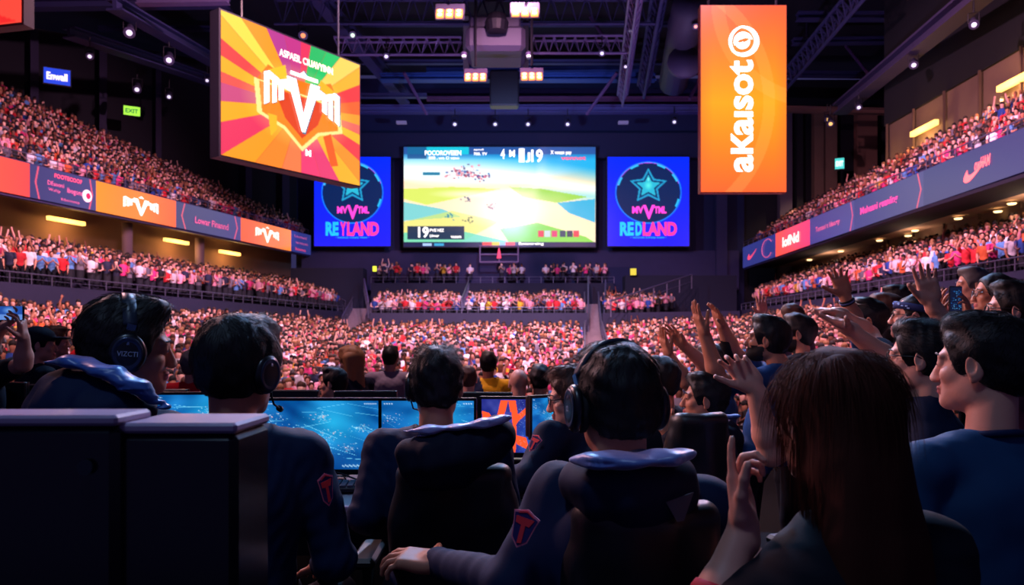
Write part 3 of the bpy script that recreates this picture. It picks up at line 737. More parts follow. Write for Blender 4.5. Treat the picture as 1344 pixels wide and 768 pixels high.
stand('stand_upper_left', (-19.3, 20, 7.1), (-12.5, 46, 7.2), (-30.8, 29.8, 15.6), (-13.5, 46.2, 7.6), zone='upper left', gap=.85, seat=.46)
stand('stand_upper_right', (14.1, 44.4, 6.5), (15.1, 10, 6.95), (16.7, 46, 8.1), (16.9, 10, 9.1), zone='upper right', gap=.85, seat=.46)
def X(px, y): return (px - 672) / 1000 * y
stand('stand_far_block', (X(487, 39), 39, 2.35), (X(606, 39), 39, 2.35), (X(497, 43), 43, 3.1), (X(606, 43), 43, 3.1), zone='far block', gap=.8, seat=.45)
stand('stand_far_block', (X(613, 39), 39, 2.35), (X(770, 39), 39, 2.35), (X(613, 43), 43, 3.1), (X(762, 43), 43, 3.1), zone='far block', gap=.8, seat=.45)
stand('stand_far_block', (X(793, 39), 39, 2.35), (X(850, 39), 39, 2.35), (X(790, 43), 43, 3.0), (X(890, 43), 43, 3.0), zone='far block', gap=.8, seat=.45)
for a, b in ((492, 530), (535, 566), (570, 606), (612, 628), (655, 692), (712, 745), (748, 800)):
    stand('walkway', (X(a, 44.4), 44.4, 4.72), (X(b, 44.4), 44.4, 4.72), (X(a, 45.4), 45.4, 4.72), (X(b, 45.4), 45.4, 4.72), zone='walkway', gap=.62, seat=.5, fill=.8)
# walls and rails under and before the stands
vwall('wall_middle_left', (-15.65, 12.5), (-9.6, 43.7), (zf, zf), (2.98, 3.1), FASC, .3); vwall('wall_middle_right', (12.05, 40), (12.05, 9), zf, 3.05, FASC, .3)
vwall('wall_far_blocks', (X(485, 38.8), 38.8), (X(771, 38.8), 38.8), zf, 2.85, FASC, .3); vwall('wall_far_corner', (X(791, 38.8), 38.8), (11.9, 39.8), zf, (2.85, 3.0), FASC, .3)
vwall('wall_walkway', (X(487, 44), 44), (X(805, 44), 44), 3, 4.78, mat('ledge_navy', (20, 22, 52), .8), .3)
mb = MB(); mb.box(G(-10.7, 44.6, 4.3), (2.1 * K, .8, 1.35 * K)); struct(mb.build('wall_block_left', mat('block_navy', (14, 18, 48), .8)))
mb = MB(); mb.box(G(9.7, 44.3, 4.0), (3.2 * K, .8, 1.2 * K)); struct(mb.build('wall_block_right', mat('block_navy', (14, 18, 48), .8)))
mb = MB(); mb.box(G(6.25, 45.2, 4.3), (.9 * K, .4, 1.5 * K)); struct(mb.build('wall_block_right', NAVY))

def staircase(a, b, w, n, label):
    """flight of steps from a up to b"""
    a = np.asarray(a, float); b = np.asarray(b, float); V = MB(); run = b - a; d = unit(A(run[0], run[1], 0)); s = np.cross(d, A(0, 0, 1))
    for i in range(n):
        p = a + run * (i + .5) / n; z1 = a[2] + run[2] * (i + 1) / n; L = np.linalg.norm(run[:2]) / n
        V.box(A(p[0], p[1], (FLOOR + z1) / 2), (w / 2, L / 2, (z1 - FLOOR) / 2), np.stack([s, d, A(0, 0, 1)], 1))
    o = V.build('staircase', mat('step_stone', (112, 98, 112), .8, mix=(4, (136, 120, 128), 3)), origin=A(a[0], a[1], FLOOR)); tag(o, label, 'stairs')
    for sd in (-1, 1):
        mb = MB(); q = s * sd * (w / 2 + .05); mb.tube([a + q + A(0, 0, 1.0), b + q + A(0, 0, 1.0)], .05, 6)
        for k in range(0, n + 1, max(1, n // 8)): p = a + run * k / n + q; mb.tube([p, p + A(0, 0, 1)], .035, 5)
        mb.build('stair_rail', mat('rail_grey', (110, 110, 140), .4, .6), o)
staircase(G(1.75, 14, zf), G(4.12, 38.6, 1.7), 1.1, 30, 'stone stairs rising between the lower stands to the gap in the far wall')
staircase(G(4.14, 38.7, 1.7), G(4.5, 43.2, 3.5), 1.0, 10, 'upper flight of stone stairs between the far crowd blocks')
staircase(G(-8.3, 40, 2.0), G(-8.6, 44.2, 3.3), 1.6, 8, 'short stone stairs beside the far left crowd block')

def railing(name, pts, hgt, label, posts=10, r=.026, nbar=2):
    mb = MB(); o = None; pts = [np.asarray(p, float) for p in pts]
    for k in range(nbar): mb.tube([p + A(0, 0, hgt * (k + 1) / nbar) for p in pts], r * (1.2 if k == nbar - 1 else .5), 6)
    for a, b in zip(pts[:-1], pts[1:]):
        for i in range(posts + 1): p = a + (b - a) * i / posts; mb.tube([p, p + A(0, 0, hgt)], r, 5)
    return tag(mb.build(name, mat('rail_grey', (110, 110, 140), .4, .6), origin=pts[0]), label, 'railing')
railing('railing', [G(-15.6, 14, 2.98), G(-9.65, 43.6, 3.1)], .45, 'low metal railing along the front of the left middle stand', 40)
railing('railing', [G(12.05, 40, 3.05), G(12.05, 10, 3.05)], .45, 'low metal railing along the front of the right middle stand', 40)
railing('railing', [G(-9.6, 43.9, 3.1), G(-13.2, 46, 4.9)], .9, 'sloping metal railing closing the far end of the left middle stand', 8)
railing('railing', [G(-19.2, 20, 7.78), G(-12.3, 46, 7.86)], .4, 'metal railing above the left ribbon display', 40)
railing('railing', [G(14.4, 12, 7.38), G(13.5, 44.4, 6.9)], .4, 'metal railing above the right ribbon display', 40)
railing('railing', [G(X(486, 38.9), 38.9, 2.85), G(X(770, 38.9), 38.9, 2.85)], .4, 'low railing before the far centre crowd blocks', 20)
railing('railing', [G(X(487, 44), 44, 4.78), G(X(806, 44), 44, 4.78)], .5, 'thin railing along the walkway under the scoreboard', 20)
for a, b, lb in (((X(484, 39), 38.9, 2.6), (X(478, 43.5), 43.5, 4.2), 'glass-sided stair rail left of the far centre block'), ((X(606, 39.), 39, 2.8), (X(615, 43), 43, 4.0), 'slanted rail between the two far centre blocks'),
                 ((X(772, 39), 38.9, 1.4), (X(772, 43), 43, 4.3), 'tall stair rail on the near side of the centre stairs'), ((X(792, 39), 38.9, 1.4), (X(795, 43), 43, 4.1), 'tall stair rail on the far side of the centre stairs'),
                 ((X(800, 38), 37.5, 2.6), (X(905, 43), 42.5, 4.35), 'long slanted rail above the right far stand')):
    railing('railing', [G(*a), G(*b)], 1.1, lb, 6, .05)

# balcony slabs and their display ribbons
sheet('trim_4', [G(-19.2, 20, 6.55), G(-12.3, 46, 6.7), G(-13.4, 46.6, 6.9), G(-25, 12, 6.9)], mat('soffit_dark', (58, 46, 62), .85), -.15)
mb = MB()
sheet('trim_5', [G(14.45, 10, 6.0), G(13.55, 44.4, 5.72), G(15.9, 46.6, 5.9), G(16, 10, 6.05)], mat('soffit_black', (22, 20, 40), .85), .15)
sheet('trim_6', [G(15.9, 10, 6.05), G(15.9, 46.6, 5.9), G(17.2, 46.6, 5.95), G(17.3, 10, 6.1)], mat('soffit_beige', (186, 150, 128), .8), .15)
glow = mat('screen_glow', (128, 128, 128), .25, emit=1.25, attr=True)
wht = mat('sign_white', (255, 252, 240), .5, emit=1.3); pinkl = mat('sign_pink', (250, 76, 110), .5, emit=1.0); rose = mat('sign_rose', (214, 92, 140), .5, emit=.9)

def ribbon_board(root, a0, b0, a1, b1, t0, t1, kind, seed=0):
    """segment t0..t1 of the fascia whose bottom runs a0-b0 and top a1-b1"""
    p0 = a0 + (b0 - a0) * t0; p1 = a0 + (b0 - a0) * t1; q0 = a1 + (b1 - a1) * t0
    r = p1 - p0; u = q0 - p0; L = np.linalg.norm(r); H = np.linalg.norm(u); w = int(min(220, max(20, L / H * 40)))
    P = Pic(w, 40, (58, 54, 104)); asp = L / H
    if kind in ('orange', 'red'):
        c0, c1 = ((255, 96, 60), (255, 146, 40)) if kind == 'orange' else ((240, 60, 90), (255, 84, 64))
        P.c[:] = A(*c0) + (A(*c1) - A(*c0)) * np.clip(.5 + .5 * np.sin(P.x * 3 + seed) , 0, 1)[..., None]
        P.put(np.clip(1 - np.abs(P.x - .5) * 2, 0, 1) * .5, (255, 150, 60) if kind == 'orange' else (255, 90, 80))
    elif kind == 'blue': P.c[:] = (44, 50, 120)
    else:
        P.c[:] = A(62, 58, 112) + A(14, 10, 12) * P.x[..., None]
        if kind != 'plain':
            for x0, sg in ((.10, 1), (.92, -1)) if kind == 'navy' else ((.95, -1),):
                P.line(x0 + sg * .02, .03, x0 - sg * .02, .5, .035, (250, 88, 120), asp); P.line(x0 - sg * .02, .5, x0 + sg * .03, .98, .035, (250, 88, 120), asp)
    P.mesh('display_segment', p0 + u, r, u, root, glow); return p0, unit(r), L, unit(u), H
def vm_emblem(parent, o, r, u, w, h, m, name='emblem'):
    """white winged emblem: two blocky wings beside a large pointed V"""
    mb = MB(); n = unit(np.cross(r, u))
    def q(pts): mb.prism([(x * w, y * h) for x, y in pts], o + n * .03, r, u, .02)
    q([(.30, .92), (.42, .92), (.52, .30), (.62, .92), (.74, .92), (.54, .0), (.50, .0)])
    for p in ([(.02, .30), (.02, .86), (.08, .90), (.08, .36)], [(.08, .90), (.20, .82), (.20, .70), (.08, .78)], [(.12, .36), (.12, .74), (.17, .72), (.17, .40)], [(.20, .44), (.20, .80), (.30, .86), (.34, .66), (.26, .70), (.26, .48)]):
        q(p); q([(1.04 - x, y) for x, y in p][::-1])
    q([(.44, .98), (.60, .98), (.52, 1.1)])
    return mb.build(name, m, parent)
def swoosh(parent, o, r, u, w, h, m):
    n = unit(np.cross(r, u)); out = []
    for t in np.linspace(0, 1, 14): out.append((t * w, h * (.18 + .82 * t ** 1.35 - .25 * math.sin(math.pi * min(1, t * 1.0)) * (1 - t))))
    pl = [(.16, .66), (.07, .48), (.01, .26), (.0, .12), (.05, .02), (.14, -.03), (.26, .0), (.42, .14), (.62, .38), (.82, .66), (1.0, .95), (.80, .74), (.60, .54), (.44, .40), (.32, .34), (.22, .36), (.17, .46)]
    mb = MB(); mb.prism([(x * w, y * h) for x, y in pl], o + n * .03, r, u, .02); return mb.build('emblem', m, parent)
# left ribbon
la0, lb0, la1, lb1 = G(-19.3, 20, 6.48), G(-12.25, 46, 6.68), G(-19.3, 20, 7.68), G(-12.25, 46, 7.86)
la0, lb0, la1, lb1 = W(-160, 218, 22 * K), W(408, 335, 46 * K), W(-160, 164, 22 * K), W(408, 309, 46 * K)
RIB = thing('ribbon_display', 'long ribbon display on the left balcony front, orange and navy panels', 'display', la0)
def tpx(px, a, b): # parameter along a-b of the place seen on bearing px
    k = (px - 672) / 1000; fa = a[0] - k * a[1]; fb = b[0] - k * b[1]; return fa / (fa - fb)
sg = {}
for nm, x0, x1, kd in (('a', -160, 39, 'red'), ('b', 39, 126, 'navy'), ('c', 126, 231, 'orange'), ('d', 231, 316, 'navy'), ('e', 316, 382, 'orange'), ('f', 382, 408, 'blue')):
    sg[nm] = ribbon_board(RIB, la0, lb0, la1, lb1, tpx(x0, la0, lb0), tpx(x1, la0, lb0), kd, len(sg))
def rtext(root, seg, s, x, y, w, h, m, **k):
    p, r, L, u, H = seg; n = unit(np.cross(r, u)); return lettering('lettering', s, p + r * x * L + u * y * H, r, u, w * L, h * H, m, root, lift=.05, **k)
rtext(RIB, sg['b'], 'FOOTECOOF', .34, .76, .42, .13, pinkl, bold=.02); rtext(RIB, sg['b'], 'DEsooni', .24, .50, .24, .13, rose); rtext(RIB, sg['b'], 'Wuhjy', .25, .30, .18, .11, rose)
rtext(RIB, sg['b'], 'lbogons', .53, .34, .24, .20, rose, bold=.01); rtext(RIB, sg['b'], 'Ribonnoop', .44, .08, .28, .10, rose)
p, r, L, u, H = sg['b']; mb = MB(); n = unit(np.cross(r, u)); cc = p + r * L * .845 + u * H * .42
mb.prism([(.19 * H * math.cos(t), .20 * H * math.sin(t)) for t in np.linspace(0, 2 * math.pi, 20)[:-1]], cc + n * .05, r, u, .02); em = mb.build('emblem', mat('sign_pale', (250, 214, 224), .5, emit=1), RIB)
mb = MB(); mb.prism([(.09 * H * math.cos(t) + .03 * H, .10 * H * math.sin(t)) for t in np.linspace(0, 2 * math.pi, 16)[:-1]], cc + n * .08, r, u, .02); mb.build('emblem_eye', mat('sign_crimson', (190, 30, 80), .5, emit=.8), em)
p, r, L, u, H = sg['c']; vm_emblem(RIB, p + r * L * .30 + u * H * .16, r, u, L * .44, H * .62, wht)
p, r, L, u, H = sg['e']; vm_emblem(RIB, p + r * L * .26 + u * H * .16, r, u, L * .46, H * .66, wht)
rtext(RIB, sg['d'], 'Lowar Finannd', .26, .32, .52, .26, rose, bold=.02); rtext(RIB, sg['f'], 'Leomani', .15, .72, .6, .12, rose); rtext(RIB, sg['f'], 'teronomi', .2, .42, .6, .12, rose); rtext(RIB, sg['f'], 'bonno', .2, .10, .5, .14, pinkl)
# right ribbon
ra0, rb0, ra1, rb1 = W(975, 352, 44.4 * K), W(1480, 270 - 89 + 0, 17.4 * K), W(975, 325, 44.4 * K), W(1480, 113, 17.4 * K)
ra0, ra1 = W(975, 352, 44.4 * K), W(975, 325, 44.4 * K); RR = 1 / (1000 * (1.2 * K))
def rr(px, dy): # depth so that the board keeps its height
    t = (px - 975) / 369.; hgt = 27 + 30 * t; y = 1.2 * K * 1000 / hgt; return y
yb = rr(1440, 0); rb0, rb1 = W(1440, 352 - .344 * 465, yb), W(1440, 325 - .4255 * 465, yb)
RIB2 = thing('ribbon_display', 'long ribbon display on the right balcony front, navy with one red panel', 'display', ra0); s2 = {}
for nm, x0, x1, kd in (('a', 975, 998, 'blue'), ('b', 998, 1018, 'blue'), ('c', 1018, 1063, 'red'), ('d', 1063, 1121, 'navyr'), ('e', 1121, 1212, 'navyr'), ('f', 1212, 1440, 'plain')):
    s2[nm] = ribbon_board(RIB2, ra0, rb0, ra1, rb1, tpx(x0, ra0, rb0), tpx(x1, ra0, rb0), kd, len(s2))
rtext(RIB2, s2['c'], 'lofNd', .24, .28, .48, .42, wht, bold=.03); rtext(RIB2, s2['d'], 'Tomani t Idaorty', .16, .34, .56, .24, rose, bold=.02); rtext(RIB2, s2['e'], 'Meheani reaniing', .12, .34, .56, .30, mat('sign_mag', (236, 70, 150), .5, emit=1), bold=.02)
p, r, L, u, H = s2['f']; swoosh(RIB2, p + r * L * .30 + u * H * .22, r, u, L * .15, H * .46, mat('sign_coral', (255, 112, 110), .5, emit=1.1))
rtext(RIB2, s2['f'], 'owHAM', .375, .44, .10, .28, mat('sign_coral', (255, 112, 110), .5, emit=1.1), shear=.3, bold=.02)
p, r, L, u, H = s2['a']; swoosh(RIB2, p + r * L * .3 + u * H * .3, r, u, L * .5, H * .4, pinkl)
p, r, L, u, H = s2['b']; mb = MB(); mb.tube([p + r * L * (.5 + .34 * math.cos(t)) + u * H * (.5 + .4 * math.sin(t)) + unit(np.cross(r, u)) * .06 for t in np.linspace(.6, 5.6, 18)], .03, 5); mb.build('emblem', rose, RIB2)
# the slabs behind the displays
for nm, a0, b0, a1, b1, m in (('wall_balcony_left', la0, lb0, la1, lb1, NAVY2), ('wall_balcony_right', rb0, ra0, rb1, ra1, NAVY2)):
    n = unit(np.cross(b0 - a0, a1 - a0)); e = A(0, 0, .12); s = -n * .06 if nm.endswith('left') else n * .06
    if nm.endswith('left'): V = [a0 - e, b0 - e, b1 + e * .6, a1 + e * .6]; off = -.05
    else: V = [b0 - e, a0 - e, a1 + e * .6, b1 + e * .6]
    V = [v + (A(-1, .25, 0) * .1 if nm.endswith('left') else A(1, .0, 0) * .1) for v in V]; struct(sheet(nm, V, m, .35 if nm.endswith('left') else .35))

# hanging screens -------------------------------------------------------------
def panel_thing(label, TL, TR, BL, name='hanging_screen', depth=.35, cat='screen', side=None, bd=.06):
    r = TR - TL; u = TL - BL; n = unit(np.cross(r, u)); root = thing(name, label, cat, BL)
    mb = MB(); c = BL + r / 2 + u / 2 - n * (depth / 2 + .02); mb.box(c, (np.linalg.norm(r) / 2 + bd, np.linalg.norm(u) / 2 + bd, depth / 2), np.stack([unit(r), unit(u), n], 1)); mb.build('case', side or mat('screen_case', (24, 20, 40), .5), root)
    return root, r, u, n
Y1, Y2 = 17.9 * K, 21.5 * K
TL, TR, BL = W(290, 13, Y1), W(472, 82, Y2), W(281.5, 203, Y1); BL = A(TL[0], TL[1], W(281, 203, Y1)[2]); TR = A(TR[0], TR[1], TL[2] + .02)
HS, r, u, n = panel_thing('large tilted square screen with orange sun-ray pattern and winged white emblem', TL, TR, BL, depth=.5)
P = Pic(230, 230, (255, 150, 30)); cx, cy = .53, .50; g = random.Random(5)
cols = [(255, 176, 30), (250, 70, 50), (255, 150, 30), (255, 196, 50), (236, 60, 96), (255, 140, 24), (255, 170, 40), (232, 66, 110), (255, 160, 30), (255, 120, 30), (214, 60, 120), (255, 190, 60)]
an = [0, .18, .40, .62, .80, 1.02, 1.2, 1.42, 1.57, 1.80, 2.02, 2.25, 2.42, 2.62, 2.80, 3.0, 3.14, 3.38, 3.62, 3.9, 4.15, 4.45, 4.72, 5.0, 5.25, 5.5, 5.72, 5.95, 6.12, 6.283]
cc = [(255, 150, 40), (244, 96, 40), (246, 56, 60), (255, 172, 40), (255, 205, 90), (20, 190, 100), (30, 180, 96), (226, 50, 90), (190, 50, 130), (180, 56, 140), (255, 150, 30), (255, 215, 70), (255, 176, 30), (238, 60, 60), (255, 168, 20), (240, 80, 70), (196, 70, 120), (255, 164, 20), (226, 50, 90), (255, 150, 30), (255, 130, 40), (250, 120, 70), (236, 60, 110), (222, 60, 110), (255, 170, 40), (255, 140, 40), (240, 60, 70), (255, 176, 40), (236, 100, 90)]
for i in range(len(an) - 1):
    a, b = an[i], an[i + 1]; P.poly([(cx, cy), (cx + 2 * math.cos(a), cy - 2 * math.sin(a)), (cx + 2 * math.cos(b), cy - 2 * math.sin(b))], cc[i % len(cc)])
    P.line(cx, cy, cx + math.cos(a), cy - math.sin(a), .002, (200, 60, 40), 1, .5)
P.blob(cx, cy, .42, .34, (255, 226, 110), .75, .8)
P.poly([(.22, .40), (.30, .26), (.40, .30), (.64, .30), (.76, .24), (.84, .40), (.84, .60), (.70, .66), (.56, .80), (.50, .80), (.40, .66), (.24, .60)], (250, 120, 20))
for s, c, k in ((1.12, (255, 240, 150), 0), (1.0, (250, 120, 20), 0)):
    P.poly([(cx + (x - cx) * s, cy + (y - cy) * s) for x, y in [(.24, .40), (.80, .42), (.82, .60), (.66, .66), (.54, .80), (.42, .68), (.26, .62)]], c, .9)
P.poly([(.34, .42), (.72, .42), (.66, .60), (.54, .74), (.42, .62)], (214, 60, 30), .9); P.poly([(.30, .30), (.42, .22), (.44, .36), (.32, .38)], (255, 190, 40)); P.poly([(.68, .24), (.80, .30), (.78, .40), (.66, .36)], (255, 176, 30))
P.poly([(.30, .62), (.36, .62), (.36, .72), (.32, .78)], (255, 180, 40)); P.poly([(.70, .68), (.76, .64), (.82, .88), (.76, .90)], (230, 90, 30))
P.mesh('screen', TL, r, u, HS, glow); ru, uu = unit(r), unit(u); rw, uh = np.linalg.norm(r), np.linalg.norm(u)
vm_emblem(HS, BL + r * .26 + u * .30 + n * .01, ru, uu, rw * .56, uh * .44, mat('sign_teal', (20, 110, 130), .5, emit=.9), 'emblem_shadow')
vm_emblem(HS, BL + r * .255 + u * .31 + n * .05, ru, uu, rw * .55, uh * .42, wht)
lettering('lettering', 'ASPAEIL CIUAVYINN', BL + r * .37 + u * .83 + n * .05, ru, uu, rw * .40, uh * .055, mat('sign_pale2', (255, 226, 200), .5, emit=1.1), HS, bold=.03)
mb = MB(); mb.box(BL + r * .55 + u * .735 + n * .05, (rw * .10, uh * .012, .02), np.stack([ru, uu, n], 1)); mb.build('underline', wht, HS)
lettering('lettering', 'M', BL + r * .56 + u * .135 + n * .05, ru, uu, rw * .04, uh * .05, wht, HS, bold=.04)
for t in (.15, .85):
    mb = MB(); p = TL + r * t - n * .2; mb.tube([p, A(p[0], p[1], 24)], .04, 6); mb.build('cable', mat('cable_dark', (30, 28, 44), .5), HS)

YB = 17 * K; TL, TR, BL = W(920, 7, YB), W(1032, 6, YB), W(918, 252, YB); BL = A(TL[0], TL[1], BL[2]); TR = A(TR[0], TR[1], TL[2])
HB, r, u, n = panel_thing('tall orange hanging banner screen with white sideways lettering and swirl', TL, TR, BL, depth=.3, bd=.015, side=mat('banner_side', (120, 24, 40), .5))
P = Pic(110, 240, (255, 120, 40)); t = np.clip(1 - np.abs(P.y - .52) * 1.9, 0, 1)[..., None]; P.c[:] = A(254, 92, 44) * (1 - t) + A(255, 158, 6) * t
e = np.clip((np.abs(P.x - .5) - .36) / .14, 0, 1); P.put(e * .35, (250, 96, 50))
P.put(((np.abs(np.hypot((P.x + .62), (P.y - .52) * 2.1) - 1.42) < .07)).astype(float) * .22, (255, 190, 110)); P.put(((np.abs(np.hypot((P.x - 1.3), (P.y + .02) * 2.1) - 1.1) < .08)).astype(float) * .2, (255, 190, 110))
P.mesh('screen', TL, r, u, HB, glow); ru, uu = unit(r), unit(u); rw, uh = np.linalg.norm(r), np.linalg.norm(u)
# letters read upwards: text right = -? the word 'akaisoft'-like runs from the foot to the top, tops of letters to the left
lettering('lettering', 'aкaısot', BL + r * .61 + u * .105 + n * .04, uu, -ru, uh * .60, rw * .28, wht, HB, bold=.028)
c0 = BL + r * .50 + u * .805 + n * .04; mb = MB()
def crescent(R, th, a0, a1, off=(0, 0), m=26):
    o_ = []; i_ = []
    for k in range(m + 1):
        t = a0 + (a1 - a0) * k / m; w_ = th * math.sin(math.pi * k / m) ** .6 + .002
        o_.append(((R) * math.cos(t) + off[0], R * math.sin(t) + off[1])); i_.append(((R - w_) * math.cos(t) + off[0], (R - w_) * math.sin(t) + off[1]))
    mb.prism(o_ + i_[::-1], c0, ru, uu, .02)
R = rw * .18; crescent(R, R * .34, -2.6, 1.9); crescent(R, R * .22, 1.5, 4.4); crescent(R * .62, R * .45, .2, 3.6, (R * -.05, 0)); crescent(R * .5, R * .5, 3.1, 6.6, (-R * .1, 0)); mb.build('swirl', wht, HB)
for t in (.1, .9):
    mb = MB(); p = TL + r * t - n * .15; mb.tube([p, A(p[0], p[1], 24)], .04, 6); mb.build('cable', mat('cable_dark', (30, 28, 44), .5), HB)

# corner of a third hanging screen, upper left
TL, TR, BL = W(-150, -60, 16 * K), W(28, -48, 15.2 * K), W(-150, 20, 16 * K); TR = A(TR[0], TR[1], TL[2]); BL = A(TL[0], TL[1], W(28, 29, 15.2 * K)[2])
H3, r, u, n = panel_thing('corner of a red hanging screen above the upper left stand', TL, TR, BL)
P = Pic(60, 40, (250, 70, 56)); P.poly([(.6, .7), (1, 1), (.5, 1)], (226, 40, 40)); P.poly([(0, 0), (1, .3), (1, .7), (.4, .2)], (255, 96, 60)); P.mesh('screen', TL, r, u, H3, glow)

# main screen ------------------------------------------------------------------
YS = 45.2 * K
TL, TR, BL = W(530, 193, YS), W(781.5, 194, YS), W(530, 324, YS); BL = A(TL[0], TL[1], BL[2]); TR = A(TR[0], TR[1], TL[2])
MS, r, u, n = panel_thing('wide main screen on the back wall showing a bright game map with scores', TL, TR, BL, 'main_screen', .4)
P = Pic(300, 158, (250, 240, 210))
P.c[:] = (A(252, 226, 186)[None, None] * np.ones((158, 300, 1)))
P.put(np.clip(.30 - P.y - (P.x - .35) ** 2 * .5 + .12, 0, .1) * 10, (240, 252, 252)); P.put(np.clip((.20 + .18 * P.x ** 2 - P.y) * 6, 0, 1), (30, 170, 226)); P.put(np.clip((.13 - P.y) * 10, 0, 1), (26, 96, 176))
P.put(np.clip(1 - np.abs(P.y - (.27 + .16 * P.x ** 2.2)) * 14, 0, 1), (240, 255, 255)); P.put(np.clip(1 - np.abs(P.y - (.36 + .14 * P.x)) * 14, 0, 1) * (P.x > .6), (120, 220, 240), .7)
P.poly([(0, .42), (.25, .40), (.5, .42), (.12, .58), (0, .52)], (206, 226, 90), .9); P.poly([(.55, .40), (.72, .42), (.96, .50), (.8, .56), (.62, .5)], (150, 206, 60), .9)
P.poly([(0, .55), (.2, .62), (.3, .70), (.0, .74)], (90, 196, 206), .8); P.poly([(0, .75), (.25, .64), (.5, .75), (.3, .95), (0, .95)], (222, 222, 90), .6); P.poly([(.8, .56), (1, .52), (1, .76), (.86, .66)], (40, 170, 214), .95)
P.poly([(.5, .82), (.7, .76), (.95, .90), (1, .96), (.55, .96)], (120, 206, 60), .9); P.poly([(.0, .86), (.3, .84), (.55, .95), (0, .96)], (70, 206, 190), .7); P.blob(.55, .6, .35, .22, (255, 244, 226), .8, 1); P.blob(.32, .47, .2, .05, (255, 250, 240), .7, 1)
g = np.random.default_rng(3)
for _ in range(70): P.blob(.31 + g.normal(0, .04) , .26 + g.normal(0, .03), g.uniform(.004, .012), g.uniform(.006, .02), [(230, 130, 150), (90, 60, 110), (250, 200, 210), (60, 100, 170), (190, 70, 90)][g.integers(5)], .9, .6)
for _ in range(30): P.blob(.40 + g.normal(0, .03), .30 + g.normal(0, .015), .007, .012, [(230, 120, 140), (60, 60, 130)][g.integers(2)], .9, .6)
for cx, cy, col in ((.325, .52, (70, 80, 110)), (.45, .60, (120, 90, 90)), (.235, .69, (20, 120, 160)), (.34, .73, (60, 80, 70))):
    for _ in range(14): P.blob(cx + g.normal(0, .014), cy + g.normal(0, .016), .006, .008, col, .9, .6)
P.rect(.0, 0, 1, .075, (40, 80, 150), .85); P.rect(.02, 0, .34, .075, (20, 200, 220), .9); P.rect(.02, .0, .12, .12, (20, 60, 120), .7)
P.rect(.02, .79, .315, .925, (26, 44, 74), .95); P.rect(0, .955, 1, 1, (30, 34, 74), 1)
P.rect(.10, .25, .19, .285, (20, 110, 150), .9)
for x0, x1, c in ((.41, .46, (236, 70, 60)), (.46, .50, (250, 200, 50)), (.50, .53, (150, 190, 250)), (.53, .58, (240, 60, 50))): P.rect(x0, .955, x1, 1, c)
for x0, x1, c in ((.10, .145, (170, 200, 250)), (.16, .21, (60, 160, 210))): P.rect(x0, .962, x1, .99, c)
for x, c in ((.70, (230, 50, 70)), (.735, (200, 210, 220)), (.77, (220, 60, 110)), (.815, (40, 60, 90)), (.85, (40, 50, 80)), (.885, (230, 60, 70))): P.rect(x, .84, x + .03, .90, c, .95)
P.mesh('screen', TL, r, u, MS, glow); ru, uu = unit(r), unit(u); rw, uh = np.linalg.norm(r), np.linalg.norm(u)
def ml(s, x, y, w, h, m=wht, b=.03): return lettering('lettering', s, BL + r * x + u * (1 - y) + n * .04, ru, uu, rw * w, uh * h, m, MS, bold=b)
ml('POCOROVEIEN', .11, .085, .19, .05); ml('800 . wo O veno', .13, .125, .16, .03); ml('spnd', .365, .04, .05, .022); ml('700. TV', .365, .085, .07, .03)
ml('4', .505, .12, .022, .10); ml('M', .55, .10, .03, .07); ml('1', .60, .155, .03, .14); ml('J', .635, .155, .025, .10); ml('19', .665, .155, .06, .13); ml('X voeen pay', .765, .085, .11, .05); ml('vonnot', .82, .13, .13, .035, pinkl)
ml('19', .075, .91, .055, .11); ml('PVE', .135, .85, .035, .03); ml('HEZ', .175, .85, .035, .03); ml('(dmer', .135, .91, .05, .035); ml('vooom', .245, .915, .055, .025); ml('Roscoreing', .60, .99, .13, .035)

